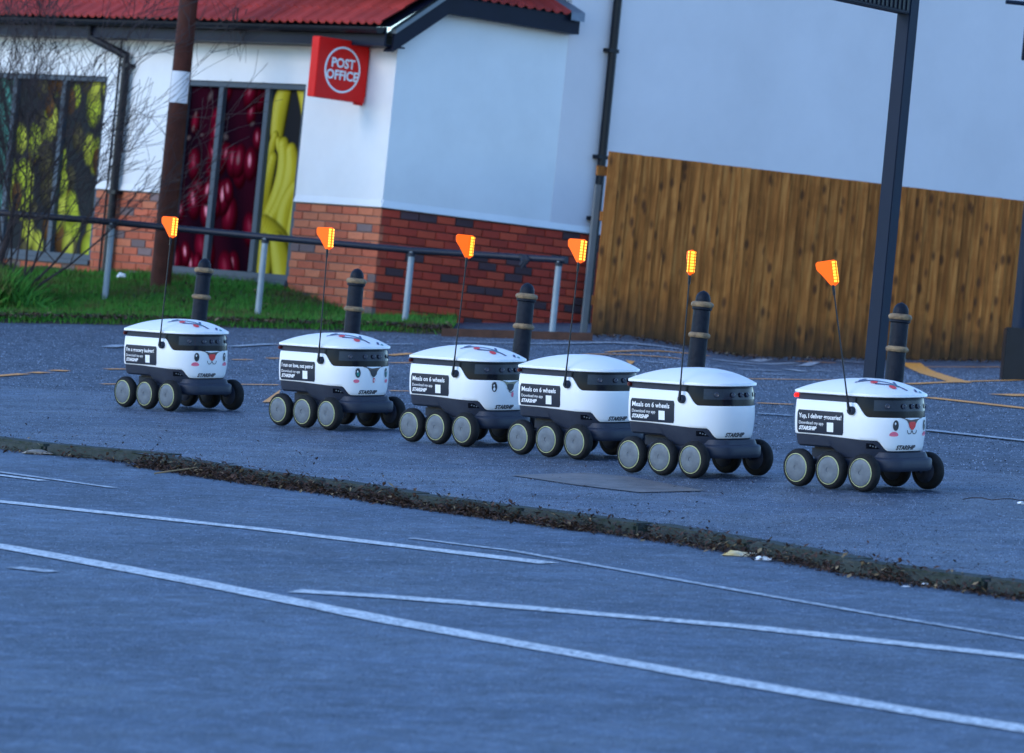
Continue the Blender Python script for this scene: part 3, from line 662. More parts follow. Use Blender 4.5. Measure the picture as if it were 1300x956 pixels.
# ------------------------------------------------------------------ verge with grass
front = [(-120, 404), (0, 410), (120, 412), (250, 415), (400, 419), (500, 422), (572, 426)]
fp = [gnd(*q).xy for q in front]
def bank(X, Y):   # extra height of the bank, growing to the left and towards the wall
    P = Vector((X, Y)); dist_wall = (P - COR).dot(fn); along = (P - COR).dot(fd)
    ramp = max(0, min(1, along / 1.6)); back = max(0, min(1, 1 - dist_wall / 3.6))
    return .27 * ramp * back ** 1.2 * (1 + .06 * math.sin(X * 5) + .05 * math.sin(Y * 7 + X))
def inverge(X, Y):
    # right of the front edge line, outside the walls
    P = Vector((X, Y))
    if (P - COR).dot(fn) < .02 and (P - COR).dot(fd) > -0.05: return False
    if (P - COR).dot(gn) < .02 and (P - COR).dot(gd) > 0: return False
    e0 = None
    for i in range(len(fp) - 1):
        if fp[i].x <= X <= fp[i + 1].x:
            t = (X - fp[i].x) / (fp[i + 1].x - fp[i].x); e0 = fp[i].y + t * (fp[i + 1].y - fp[i].y)
    return e0 is not None and Y > e0 + .03 * math.sin(X * 9) + .02 * math.sin(X * 31)
nxg, nyg = 90, 60; vs = []; fs = []
x0_, x1_ = fp[0].x, fp[-1].x
for i in range(nxg):
    X = x0_ + (x1_ - x0_) * i / (nxg - 1)
    ey = np.interp(X, [p.x for p in fp], [p.y for p in fp])
    for j in range(nyg):
        Y = ey + j * .17; k = min(1, j / 3); vs.append((X, Y, gz(X, Y) + .01 * k + .035 * k + bank(X, Y)))
fs = [(i * nyg + j, (i + 1) * nyg + j, (i + 1) * nyg + j + 1, i * nyg + j + 1) for i in range(nxg - 1) for j in range(nyg - 1)]
me = bpy.data.meshes.new('verge_soil'); me.from_pydata(vs, [], fs); me.shade_smooth()
o = link('verge_soil', me, None, M['soil']); o['kind'] = 'structure'
vs = []; fs = []; N = 0
rs = np.random.RandomState(3)
while N < 60000:
    X = rs.uniform(x0_, x1_); Y = rs.uniform(44, 56)
    if not inverge(X, Y): continue
    edge = np.interp(X, [p.x for p in fp], [p.y for p in fp]); de = Y - edge
    if de > 6.2: continue
    bare = (X - x0_) / (x1_ - x0_)
    if bare > .93 and rs.rand() < .5: continue
    if de < .35 and rs.rand() > .25 + de * 1.8: continue
    z = gz(X, Y) + .03 * min(1, de / .3) + bank(X, Y)
    h = rs.uniform(.03, .085); 
    if rs.rand() < .03: h *= 1.6
    a = rs.uniform(0, 6.28); dx, dy = math.cos(a) * .006, math.sin(a) * .006; lx, ly = rs.normal(0, .02), rs.normal(0, .02)
    k = len(vs); vs += [(X - dx, Y - dy, z), (X + dx, Y + dy, z), (X + lx, Y + ly, z + h)]; fs.append((k, k + 1, k + 2)); N += 1
me = bpy.data.meshes.new('grass'); me.from_pydata(vs, [], fs); tag(link('grass', me, None, M['grass']), 'short green grass on the bank between rail and shop wall', 'grass', kind='stuff')
def on_verge():
    while True:
        X = random.uniform(x0_, x1_); Y = random.uniform(44.5, 49)
        e = np.interp(X, [p.x for p in fp], [p.y for p in fp])
        if inverge(X, Y) and (Y - e < .55 or random.random() < .12): return Vector((X, Y, gz(X, Y) + .05 + bank(X, Y) + random.uniform(0, .03))), random.random()
tag(leaves('verge_leaves', 5500, on_verge, [M['litter'], M['leafd'], M['dryleaf']], (.012, .035)), 'brown fallen leaves caught in the grass at the front of the verge', 'leaf litter', kind='stuff')

# ------------------------------------------------------------------ railing
rail = empty('pipe_railing'); tag(rail, 'low pipe railing with dark top rail and pale grey posts before the shop', 'railing')
rp = [((143, 282), (135, 396), 47.3), ((337, 301), (330, 411), 46.6), ((523, 318), (516, 417), 46.2), ((710, 330), (704, 418), 45.9)]
tops = [at(*a, D) for a, _, D in rp]; tops = [at(-50, 266, 48.0)] + tops
d_ = (tops[0] - tops[1]); tops = [tops[0] + d_ * 1.2] + tops
endp = at(718, 331, 45.88)
mb = MB(); mb.tube(tops + [at(719, 330.5, 45.85)], .031, 12); mb.build('top_rail', M['rail'], rail, smooth=True)
for i, (a, b, D) in enumerate(rp):
    t_ = at(*a, D); f_ = Vector((t_.x, t_.y, gz(t_.x, t_.y) - .1))
    mb = MB(); mb.tube([t_, f_], .029, 12); mb.build('post', M['galv'], rail, smooth=True)
    c_ = MB(); c_.tube([t_ + Vector((0, 0, -.055)), t_ + Vector((0, 0, -.02))], .036, 12); c_.build('post_collar', M['rail'], rail, smooth=True)
t_ = tops[1]
mb = MB(); mb.tube([t_, t_ - Vector((0, 0, .8))], .029, 12); mb.build('post', M['galv'], rail, smooth=True)
p_ = at(664, 327.5, 45.97)
mb = MB(); 
for k in range(7): mb.tube([p_ + Vector((random.uniform(-.05, .03), -.035, .03)), p_ + Vector((random.uniform(-.02, .05), -.045, -.02)), p_ + Vector((random.uniform(-.03, .04), -.04, random.uniform(-.1, -.05)))], [.012, .022, .008], 6)
tag(mb.build('rag', M['rail'], None, smooth=True), 'black rag knotted round the railing near its right end', 'rag')

# ------------------------------------------------------------------ wooden pole with notice, and bare shrub
pb, pt = at(204, 356, 48.2), at(238, -60, 48.2)
pole = empty('utility_pole', pb - Vector((0, 0, .2))); tag(pole, 'dark brown wooden utility pole behind the railing with a paper notice', 'pole')
mb = MB(); top_ = Vector((pb.x, pb.y, pb.z + 6)); mb.tube([pb - Vector((0, 0, .3)), pb + Vector((0, 0, 3)), top_], [.098, .085, .075], 18)
o = mb.build('shaft', M['pole'], None, smooth=True); o.parent = pole; o.matrix_parent_inverse = Matrix.Translation(-pole.location)
z1_, z0_ = at(229, 91, 48.2).z, at(227, 131, 48.2).z; vs = []
for z in (z0_, z1_):
    for k in range(9): a = R(-155 + 130 * k / 8); vs.append((pb.x + .092 * math.cos(a), pb.y + .092 * math.sin(a), z))
mb = MB().add(vs, [(k, k + 1, 10 + k, 9 + k) for k in range(8)]); mb.add([(x_ * 1.0, y_ - .004, z_) for x_, y_, z_ in vs], [(k, k + 1, 10 + k, 9 + k) for k in range(8)])
o = mb.build('paper_notice', M['paper'], None, fix=False); tag(o, 'blank white paper notice wrapped on the brown pole', 'notice')

def shrub(base, n_main, height, name, label, spread, seed, lean):
    rd = random.Random(seed); mb = MB(); tips = []
    def grow(p, d, ln, r, lvl):
        n_ = 5; pts = [p]; rs_ = [r]
        for i in range(n_):
            d = (d + Vector((rd.gauss(0, .10), rd.gauss(0, .10), rd.gauss(.03, .07)))).normalized(); p = p + d * ln / n_; pts.append(p); rs_.append(max(.0024, r * (1 - .75 * (i + 1) / n_)))
            if lvl < 3 and i > 0:
                for _ in range(rd.choice((1, 2, 2)) if lvl < 2 else rd.choice((0, 1, 1))):
                    q = (d + Vector((rd.gauss(0, .55), rd.gauss(0, .45), rd.gauss(.1, .35)))).normalized(); grow(p, q, ln * rd.uniform(.35, .62), max(.0028, rs_[-1] * .65), lvl + 1)
        mb.tube(pts, rs_, 4 if lvl else 6, cap=False)
    for i in range(n_main):
        a = rd.uniform(-1, 1); grow(base + Vector((rd.uniform(-.25, .25), rd.uniform(-.2, .2), 0)), Vector((lean + a * spread, rd.uniform(-.25, .25), 1)).normalized(), height * rd.uniform(.55, 1), rd.uniform(.008, .015), 0)
    e = empty(name, base); o = mb.build('branches', M['bark'], None, fix=False); o.parent = e; o.matrix_parent_inverse = Matrix.Translation(-base)
    tag(e, label, 'shrub'); return e
sb_ = at(-5, 362, 46.9); sb_.z = gz(sb_.x, sb_.y) + .1
sh = shrub(sb_, 17, 2.45, 'bare_shrub', 'large leafless shrub with many thin dark twigs at the left end of the railing', .75, 4, .25)
sb2 = at(-70, 350, 46.6); sb2.z = gz(sb2.x, sb2.y) + .1
sh2 = shrub(sb2, 5, 2.6, 'bare_shrub', 'leafless shrub mostly outside the left edge with twigs reaching over the window', .5, 9, .42)
mb = MB(); mb.tube([sb_ + Vector((-.05, 0, -.1)), sb_ + Vector((-.02, 0, .25)), sb_ + Vector((.06, 0, .6)), sb_ + Vector((.1, .02, 1.0))], [.05, .04, .028, .012], 8)
o = mb.build('trunk', M['bark'], None, smooth=True); o.parent = sh; o.matrix_parent_inverse = Matrix.Translation(-sh.location)
# tall weeds round the shrub's foot
vs = []; fs = []
for i in range(5200):
    px_ = abs(random.gauss(0, 1)) * 34 - 25; X, Y = at(px_, 370, random.uniform(46.0, 47.6)).xy
    z = gz(X, Y) + .03 + bank(X, Y); h = random.uniform(.1, .42) * max(.25, 1 - max(0, px_) / 85); a = random.uniform(0, 6.28); dx, dy = math.cos(a) * .009, math.sin(a) * .009; lx = random.gauss(0, .09); ly = random.gauss(0, .09)
    k = len(vs); vs += [(X - dx, Y - dy, z), (X + dx, Y + dy, z), (X + lx * .4 + dx, Y + ly * .4, z + h * .6), (X + lx, Y + ly, z + h)]; fs += [(k, k + 1, k + 2), (k, k + 2, k + 3)]
me = bpy.data.meshes.new('weeds'); me.from_pydata(vs, [], fs); tag(link('tall_weeds', me, None, M['grass']), 'tall green weeds round the foot of the bare shrub', 'weeds', kind='stuff')
# withered strands hanging from the gutter
mb = MB(); g0 = MF @ Vector((whit(333, 40, fd)[0], OV + .06, z_eave))
for k in range(9):
    p = g0 + Vector((random.uniform(-.1, .1), random.uniform(-.03, .03), .02)); pts = [p + Vector((0, 0, .1))]
    for i in range(5): p = p + Vector((random.gauss(0, .03), random.gauss(0, .02), -random.uniform(.04, .1))); pts.append(p)
    mb.tube(pts, [.004, .004, .003, .003, .002, .002], 4, cap=False)
tag(mb.build('hanging_twigs', M['bark'], None, fix=False), 'dry twigs dangling over the gutter above the fruit window', 'twigs')

# ------------------------------------------------------------------ timber fence
fl, fr_ = at(751, 423, 46.0), at(1277, 459, 47.6)
ztop = (at(772, 195, 46.0).z + at(1297, 252, 47.65).z) / 2
v_ = Vector((fr_.x - fl.x, fr_.y - fl.y)); fdv = v_.normalized(); Lf = v_.length + .45
fnv = Vector((fdv.y, -fdv.x))
Mfn = frame(Vector((fl.x, fl.y)), fdv, fnv)
fence = empty('timber_fence', (fl.x, fl.y, fl.z)); tag(fence, 'tall close-boarded brown timber fence with vertical knotty boards across the yard', 'fence')
FI = Matrix.Translation(-fence.location)
bwid = .098; t = 0
while t < Lf:
    wz = bwid * random.uniform(.94, 1.05); P0 = Mfn @ Vector((t + wz / 2, 0, 0)); zlo = gz(P0.x, P0.y) + random.uniform(-.0, .015)
    mb = MB(); h = ztop + random.uniform(-.0015, .0015) - zlo
    mb.add([(-.004, -.012, 0), (wz + .008, -.012, 0), (wz + .008, .016, 0), (-.004, .002, 0), (-.004, -.012, h), (wz + .008, -.012, h), (wz + .008, .016, h), (-.004, .002, h)], [(0, 3, 2, 1), (4, 5, 6, 7), (0, 1, 5, 4), (1, 2, 6, 5), (2, 3, 7, 6), (3, 0, 4, 7)])
    o = mb.build('fence_board', M['wood'], fence); o.matrix_local = FI @ Mfn @ Matrix.Translation((t, 0, zlo))
    t += wz
for dz in (.25, 1.0, ztop - fl.z - .22):
    mb = MB(); mb.box(-.09 if dz > 1.2 else -.01, Lf, -.055, -.018, fl.z + dz, fl.z + dz + .085, Mfn); o = mb.build('fence_rail', M['wood'], fence); o.data.transform(FI)
for k in range(4):
    mb = MB(); q = -.070 + k * (Lf / 3); mb.box(q, q + .05, -.10, -.06, gz(fl.x, fl.y) - .3, ztop - (.30 if k == 0 else .05), Mfn); o = mb.build('fence_post', mat('concrete_post', (.13, .14, .15), .85, var=.2) if k == 0 else bpy.data.materials['concrete_post'], fence); o.data.transform(FI)
# low brown edging board left of the fence
e0, e1 = gnd(560, 427), gnd(752, 433)
dv = Vector((e1.x - e0.x, e1.y - e0.y)); Me = frame(e0.xy, dv.normalized(), Vector((dv.y, -dv.x)).normalized())
mb = MB()
for k in range(10):
    a = dv.length * k / 10; b = dv.length * (k + 1) / 10; q0 = Me @ Vector((a, 0, 0)); q1 = Me @ Vector((b, 0, 0))
    mb.add([(q0.x, q0.y, gz(*q0.xy) - .05), (q1.x, q1.y, gz(*q1.xy) - .05), (q1.x, q1.y, gz(*q1.xy) + .07), (q0.x, q0.y, gz(*q0.xy) + .07), (q0.x, q0.y + .05, gz(*q0.xy) - .05), (q1.x, q1.y + .05, gz(*q1.xy) - .05), (q1.x, q1.y + .05, gz(*q1.xy) + .07), (q0.x, q0.y + .05, gz(*q0.xy) + .07)], [(0, 1, 2, 3), (5, 4, 7, 6), (3, 2, 6, 7)])
tag(mb.build('edging_board', mat('edging_timber', (.085, .034, .020), .85, var=.5, scale=12), None, fix=False), 'low dark brown edging board along the ground between grass verge and fence', 'edging')
def soil_strip():
    q = random.random(); p = e0.lerp(gnd(1276, 462), random.random() ** 1.0); X, Y = p.x, p.y + abs(random.gauss(0, .12)) + .02
    return Vector((X, Y, gz(X, Y) + .01 + random.random() * .03)), random.random()
tag(leaves('fence_foot_litter', 900, soil_strip, [M['litter'], M['leafd'], M['dryleaf']], (.012, .03)), 'dark leaf litter along the foot of the timber fence', 'leaf litter', kind='stuff')

# ------------------------------------------------------------------ bollards
HB = .78
def bollard_proto():
    e = empty('bollard')
    s1 = HB / .78
    prof = [(.066, -.05), (.066, .02), (.060, .06), (.0555, .30), (.0545, .50)]
    MB().lathe(prof, 24).build('lower_shaft', M['bol'], e, smooth=True)
    MB().lathe([(.054, .50), (.0525, .70), (.052, .705)], 24).build('upper_shaft', M['bol'], e, smooth=True)
    for z, r in ((.500, .068), (.690, .0705)):
        MB().lathe([(.052, z - .018), (r - .006, z - .016), (r, z - .007), (r, z + .004), (r - .007, z + .013), (.05, z + .018)], 28).build('gold_band', M['gold'], e, smooth=True)
    MB().lathe([(.055, .672 - .018), (.062, .672 - .012), (.062, .672), (.052, .675)], 24).build('collar', M['bol'], e, smooth=True)
    MB().lathe([(.047, .706)] + [(.047 * math.cos(a), .716 + .058 * math.sin(a)) for a in [R(10 * k) for k in range(9)]] + [(.003, .776)], 24).build('dome_cap', M['bol'], e, smooth=True)
    return e
bt = [(260, 327, 'leftmost black bollard with faded gold bands, behind the robot saying grocery badger'), (455, 340, 'black bollard with faded gold bands behind the robot saying I run on love'), (670, 358, 'black bollard with gold bands standing between the third and fourth robots'), (893, 368, 'black bollard with gold bands behind the fifth robot whose flag is edge-on'), (1145, 383, 'rightmost black bollard with gold bands just right of the steel column')]
bp_ = bollard_proto()
for i, (x, y, lab) in enumerate(bt):
    a, b = ray(x, y); D = (CAMZ - HB) / (PX * a + PY - b); o = bp_ if i == 0 else copy_tree(bp_)
    o.location = (a * D, D, gz(a * D, D)); o.rotation_euler = (0, R(random.uniform(-.6, .6)), random.uniform(0, 6)); tag(o, lab, 'bollard', 'bollards along the back of the pavement')

# ------------------------------------------------------------------ steel column with sign panel
Dp = 31.3
pp = at(1121, 360, Dp); base_z = gz(pp.x, pp.y)
col_ = empty('steel_column', (pp.x, pp.y, base_z)); tag(col_, 'tall dark square steel column behind the rightmost robot carrying a sign panel', 'post')
col_.rotation_euler = (0, R(-.35), R(-38)); hwp = .0475
MB().box(-hwp, hwp, -hwp, hwp, -.1, 4.6).build('shaft', M['column'], col_, bevel=.006)
MB().box(-.13, .13, -.13, .13, -.01, .015).build('base_plate', M['column'], col_, bevel=.004)
zs = at(1143, 18, Dp).z - base_z
# panel hangs on the left side of the column, seen from a little below
pan = MB(); pan.box(-1.1, -.0, -.045, .045, zs + .0, zs + 1.2)
po = pan.build('sign_panel', M['fascia'], col_, bevel=.006); po.rotation_euler = (0, 0, R(90)); po.location = (0, -hwp, 0)
lp = MB()
for k in range(24): lp.box(-1.08 + k * .045, -1.06 + k * .045, -.052, -.0455, zs + .02, zs + 1.18)
lo = lp.build('panel_rib', M['black'], po); lo['kind'] = 'stuff'

# ------------------------------------------------------------------ lamp column at the right edge
Dl = 41.0
lb = at(1290, 458, Dl); lx = at(1292, 417, Dl)
lc = empty('lamp_column', (lx.x + .03, Dl, gz(lx.x, Dl))); tag(lc, 'black column on a thick square base at the right end of the fence', 'lamp column')
zc = at(1285, 416, Dl).z - gz(lx.x, Dl)
MB().box(-.125, .16, -.12, .12, -.3, zc).build('base_box', M['black'], lc, bevel=.01)
MB().tube([(.0, 0, zc), (.0, 0, 6)], .08, 16).build('shaft', M['column'], lc, smooth=True)
za = at(1290, 4, Dl).z - gz(lx.x, Dl); xa = at(1276, 4, Dl).x - lc.location.x
ab = MB(); ab.tube([(.04, -.04, za), (xa, -.04, za)], .018, 10); arm = ab.build('arm', M['column'], lc, smooth=True)
zh0 = at(1299, 77, Dl).z - gz(lx.x, Dl); xh = at(1297.5, 60, Dl).x - lc.location.x
hb = MB(); hb.box(xh, xh + .10, -.06, -.02, zh0, za - .02); hb.build('hanging_panel', M['fascia'], lc, bevel=.004)

# ------------------------------------------------------------------ litter on the ground
def crumple(name, px_, off, size, m, label, cat, seed, flat=.25):
    rd = random.Random(seed); p = gnd(*px_, off); bm = bmesh.new(); bmesh.ops.create_icosphere(bm, subdivisions=2, radius=1)
    for v in bm.verts:
        q = 1 + rd.uniform(-.35, .35); v.co = Vector((v.co.x * size[0] * q, v.co.y * size[1] * q, max(-.2, v.co.z) * size[2] * q + .2 * size[2]))
    me = bpy.data.meshes.new(name); bm.to_mesh(me); bm.free(); o = link(name, me, None, m); o.location = p; o.rotation_euler = (R(-2), R(-4), rd.uniform(-.4, .4)); return tag(o, label, cat)
crumple('food_wrapper', (938, 706), -KH, (.06, .03, .018), [mat('wrapper_yellow', (.62, .42, .10), .5, col2=(.7, .66, .55), scale=22)], 'crumpled yellow and white wrapper lying in the gutter by the kerb', 'wrapper', 3)
crumple('paper_scrap', (968, 711), -KH, (.032, .018, .012), [M['paper']], 'white paper scrap beside the yellow wrapper in the gutter', 'litter', 5)
crumple('paper_scrap', (1173, 744), -KH, (.020, .010, .009), [M['paper']], 'small curled white scrap against the kerb at right', 'litter', 6)
crumple('paper_scrap', (1150, 745), -KH, (.020, .008, .004), [M['paper']], 'flat white scrap on the road just left of the curled one', 'litter', 7)
crumple('paper_scrap', (1296, 640), .0, (.02, .02, .012), [M['paper']], 'white scrap on the pavement at the right edge', 'litter', 9)
crumple('paper_scrap', (154, 352), .36, (.04, .03, .035), [M['paper']], 'pale scrap in the grass at the brick wall left of the pole', 'litter', 8)
crumple('crumpled_leaf', (52, 577), -KH, (.085, .05, .02), [mat('pale_leaf', (.28, .26, .24), .8, var=.4, scale=20)], 'large pale withered leaf in the road against the kerb at far left', 'leaf', 12)
mb = MB(); g = gnd(1222, 636); pts = [g + Vector((k * .045, math.sin(k * 1.3) * .03, PX * k * .045 + .008 + .01 * abs(math.sin(k)))) for k in range(8)]; mb.tube(pts, [.0025] * 7 + [.0015], 5)
tag(mb.build('fallen_twig', M['bark'], None), 'thin brown twig on the pavement right of the rightmost robot', 'twig')
mb = MB(); g = gnd(196, 601, -.03); pts = [g + Vector((k * .05, .02 * k, .012 * k)) for k in range(5)]; mb.tube(pts, [.004, .005, .004, .003, .002], 5)
tag(mb.build('straw_stalk', M['dryleaf'], None), 'pale dry stalk resting on the leaf litter by the kerb', 'stalk')

# ------------------------------------------------------------------ delivery robots
XF, XR, HW, RF, RR = .271, -.303, .215, .180, .032
def make_outline(xf, xr, hw, rf, rr, bulge=.010, n=14):
    """points from nose going to robot's right (-y), round the back and home; y mirrored; returns list of (x, y)"""
    pts = []
    for k in range(5): y = -(hw - rf) * k / 5; pts.append((xf, y))
    for k in range(n + 1): a = (PI / 2) * k / n; pts.append((xf - rf + rf * math.cos(a), -(hw - rf) - rf * math.sin(a)))
    L_ = (xf - rf) - (xr + rr)
    for k in range(1, 12): pts.append((xf - rf - L_ * k / 12, -hw))
    for k in range(6): a = (PI / 2) * k / 5; pts.append((xr + rr - rr * math.sin(a), -(hw - rr) - rr * math.cos(a)))
    for k in range(1, 5): pts.append((xr, -(hw - rr) * (1 - k / 5)))
    pts.append((xr, 0))
    full = pts + [(x, -y) for x, y in reversed(pts[1:-1])]
    return full
class Outline:
    def __init__(s, *a):
        s.p = [Vector(q) for q in make_outline(*a)]; s.n = len(s.p); s.l = [0]
        for i in range(s.n): s.l.append(s.l[-1] + (s.p[(i + 1) % s.n] - s.p[i]).length)
        s.T = s.l[-1]
        s.nor = []
        for i in range(s.n):
            d = (s.p[(i + 1) % s.n] - s.p[i - 1]).normalized(); s.nor.append(Vector((-d.y, d.x)) if Vector((-d.y, d.x)).dot(s.p[i]) > 0 else Vector((d.y, -d.x)))
    def at(s, q):        # q grows towards robot's left across the front: viewer's left to right
        a = (-q) % s.T
        lo = max(i for i in range(s.n) if s.l[i] <= a); t = (a - s.l[lo]) / (s.l[lo + 1] - s.l[lo]); j = (lo + 1) % s.n
        return s.p[lo].lerp(s.p[j], t), s.nor[lo].lerp(s.nor[j], t).normalized()
OU = Outline(XF, XR, HW, RF, RR)
QS = -(0.035 + RF * PI / 2)     # q where the flat right side starts (x = XF-RF)
def q_side(x): return QS - ((XF - RF) - x)
def belly(z): return -.007 * ((z - .33) / .1) ** 2
def shell_pt(q, z, off=0): p, n = OU.at(q); e = belly(z) + off + .004; return Vector((p.x + n.x * e, p.y + n.y * e, z))
def sstep(a, b, x): t = min(1, max(0, (x - a) / (b - a))); return t * t * (3 - 2 * t)
def ztop_(p):
    return .424 - .066 * sstep(.092, .168, p.x)
def zbot_(p): return .256 - .010 * sstep(-.2, .2, p.x) - .049 * sstep(.204, .244, p.x)
def skin(ou, zs_of, offs, closed_top=False, closed_bot=False):
    vs = []; n = ou.n; rows = None
    for i in range(n):
        colz = zs_of(ou.p[i]); rows = len(colz)
        for (z, o_) in colz: e = o_; vs.append((ou.p[i].x + ou.nor[i].x * e, ou.p[i].y + ou.nor[i].y * e, z))
    fs = [(i * rows + j, ((i + 1) % n) * rows + j, ((i + 1) % n) * rows + j + 1, i * rows + j + 1) for i in range(n) for j in range(rows - 1)]
    if closed_top: fs.append(tuple(i * rows + rows - 1 for i in range(n)))
    if closed_bot: fs.append(tuple(reversed([i * rows for i in range(n)])))
    return MB().add(vs, fs)
def dense(ou_args, sub=3):
    o = Outline(*ou_args); return o
# finer outline for the shell
class Fine:
    def __init__(s, ou, n=170):
        s.p = []; s.nor = []
        for k in range(n):
            p, nn = ou.at(-ou.T * k / n); s.p.append(p); s.nor.append(nn)
        s.n = n
FO = Fine(OU)
def decal(poly, m, name, parent, off=.0016, mapper=None, arcs=None):
    """poly in (q, z); fan triangulated"""
    me = bpy.data.meshes.new(name); mp_ = mapper or (lambda q, z: shell_pt(q, z, off))
    me.from_pydata([tuple(mp_(q, z)) for q, z in poly], [], [tuple(range(len(poly)))])
    bm = bmesh.new(); bm.from_mesh(me); bmesh.ops.triangulate(bm, faces=bm.faces, ngon_method='EAR_CLIP'); bm.to_mesh(me); bm.free()
    return link(name, me, parent, m)
def ellipse(cq, cz, rq, rz, a0=0, a1=360, n=20): return [(cq + rq * math.cos(R(a0 + (a1 - a0) * k / (n if a1 - a0 == 360 else n - 1))), cz + rz * math.sin(R(a0 + (a1 - a0) * k / (n if a1 - a0 == 360 else n - 1)))) for k in range(n)]
def strokeband(pts, w_):
    out = []; back = []
    for i, p in enumerate(pts):
        d = Vector(pts[min(i + 1, len(pts) - 1)]) - Vector(pts[max(i - 1, 0)]); s_ = Vector((-d.y, d.x)).normalized() * w_ / 2; out.append((p[0] + s_.x, p[1] + s_.y)); back.append((p[0] - s_.x, p[1] - s_.y))
    return out + back[::-1]
def decal_strip(pts, w_, m, name, parent, off=.0018, mapper=None):
    mp_ = mapper or (lambda q, z: shell_pt(q, z, off)); P = strokeband(pts, w_); n = len(pts)
    me = bpy.data.meshes.new(name); me.from_pydata([tuple(mp_(*p)) for p in P], [], [(i, i + 1, 2 * n - 2 - i, 2 * n - 1 - i) for i in range(n - 1)]); return link(name, me, parent, m)
def decal_text(body, size, q0, z0, m, parent, bold=0, shear=0, align='LEFT', off=.0028, space=1.0, sx=1.0):
    me = text_mesh(body, size, bold, shear, align, space)
    for v in me.vertices: v.co = shell_pt(q0 + v.co.x * sx, z0 + v.co.y, off)
    return link('lettering', me, parent, m)
def pol(ou):
    a = sorted((math.atan2(p.y, p.x), p.length) for p in ou.p); return [q[0] for q in a], [q[1] for q in a]
LO = Outline(XF + .006, XR - .006, HW + .006, RF, RR)
PA, PL = pol(LO)
def dome_z(x, y):
    k = min(1, math.hypot(x, y) / np.interp(math.atan2(y, x), PA, PL, period=2 * PI)); return .468 + .068 * (1 - k ** 2.3)
LH = .105
def lean_robot():
    e = empty('delivery_robot')
    # core: charcoal inner body, visible as band under the lid and skirt below the shell
    def core(p):
        low = .196 - .05 * sstep(-.08, .02, p.x) + .03 * sstep(.18, .26, p.x)
        b_ = lambda z: belly(z)
        return [(low, -.04), (low, -.014 + b_(low)), (low + .010, -.004 + b_(low + .01)), (.205, -.003 + b_(.205)), (.24, -.002 + b_(.24)), (.262, -.002 + b_(.262)), (.30, -.005), (.36, -.005), (.42, -.004 + b_(.42)), (.452, -.003 + b_(.452)), (.458, -.012)]
    skin(FO, core, 0, True, True).build('chassis', M['char'], e, smooth=True)
    def shellz(p):
        zt, z0 = ztop_(p), zbot_(p); r = [(z0 + .001, -.006 + belly(z0)), (z0, .001 + belly(z0)), (z0 + .003, .004 + belly(z0))]
        for k in range(1, 8): z = z0 + (zt - z0) * k / 8; r.append((z, .004 + belly(z)))
        return r + [(zt - .003, .004 + belly(zt)), (zt, .001 + belly(zt)), (zt - .001, -.006 + belly(zt))]
    sh_ = skin(FO, shellz, 0).build('body_shell', M['shell'], e, smooth=True)
    # visor wraps the front between the shell's dip and the lid
    seg = [i for i in range(FO.n) if FO.p[i].x > .086]; seg.sort(key=lambda i: (i if i > FO.n / 2 else i + FO.n))
    vs = []; rows = 6
    for i in seg:
        p, nn = FO.p[i], FO.nor[i]; zt = ztop_(p) - .004
        for k in range(rows): z = zt + (.450 - zt) * k / (rows - 1); vs.append((p.x + nn.x * (.0005 + belly(z)), p.y + nn.y * (.0005 + belly(z)), z))
    vz = MB().add(vs, [(a * rows + b, (a + 1) * rows + b, (a + 1) * rows + b + 1, a * rows + b + 1) for a in range(len(seg) - 1) for b in range(rows - 1)]).build('visor', M['visor'], e, smooth=True, fix=True)
    vs = []; q0, q1 = -.215, .215; nq = 30
    for k in range(nq + 1):
        q = q0 + (q1 - q0) * k / nq; p, nn = OU.at(q)
        for z in (.390, .442): vs.append((p.x + nn.x * (.0025 + belly(z)), p.y + nn.y * (.0025 + belly(z)), z))
    MB().add(vs, [(2 * k, 2 * k + 2, 2 * k + 3, 2 * k + 1) for k in range(nq)]).build('sensor_window', M['glasspane'], vz, smooth=True, fix=False)
    for q in (-.15, -.06, .0, .045, .13):
        p, nn = OU.at(q); Mx = Matrix.Translation((p.x + nn.x * .002, p.y + nn.y * .002, .414)) @ Vector((nn.x, nn.y, 0)).to_track_quat('Z', 'Y').to_matrix().to_4x4()
        MB().lathe([(.0125, 0), (.0125, .0025), (.009, .004), (.007, .002), (.001, .002)], 16, Mx).build('camera_lens', M['lens'], vz, smooth=True)
    # lid
    vs = []; n = 96; ring = []
    LF = Fine(LO, n); prof = [(1.0, .455, -.004), (1.0, .458, 0), (1.0, .466, 0), (.995, .4705, 0)]
    ks = [.985, .96, .92, .86, .78, .68, .56, .42, .28, .14]
    for (k, z, o_) in prof:
        for i in range(n): vs.append((LF.p[i].x * k + LF.nor[i].x * o_, LF.p[i].y * k + LF.nor[i].y * o_, z))
    for k in ks:
        for i in range(n): vs.append((LF.p[i].x * k, LF.p[i].y * k, .468 + .068 * (1 - k ** 2.3) + .001))
    rws = len(prof) + len(ks); fs = [(j * n + i, j * n + (i + 1) % n, (j + 1) * n + (i + 1) % n, (j + 1) * n + i) for j in range(rws - 1) for i in range(n)]
    vs.append((0, 0, .537)); fs += [((rws - 1) * n + i, (rws - 1) * n + (i + 1) % n, len(vs) - 1) for i in range(n)]; fs.append(tuple(range(n)))
    lid = MB().add(vs, fs).build('lid', M['shell'], e, smooth=True)
    # front bumper and underbody
    BO = Fine(Outline(.305, -.06, .184, .10, .03), 80)
    skin(BO, lambda p: [(.104, -.02), (.100, -.008), (.106, -.001), (.120, .002), (.152, .001), (.160, -.003), (.163, -.009), (.166, -.020), (.190, -.030)], 0, True, True).build('bumper', M['char'], e, smooth=True)
    MB().box(-.26, .0, -.13, .13, .125, .20).build('underbody', M['char'], e, bevel=.015)
    # wheels
    proto = None
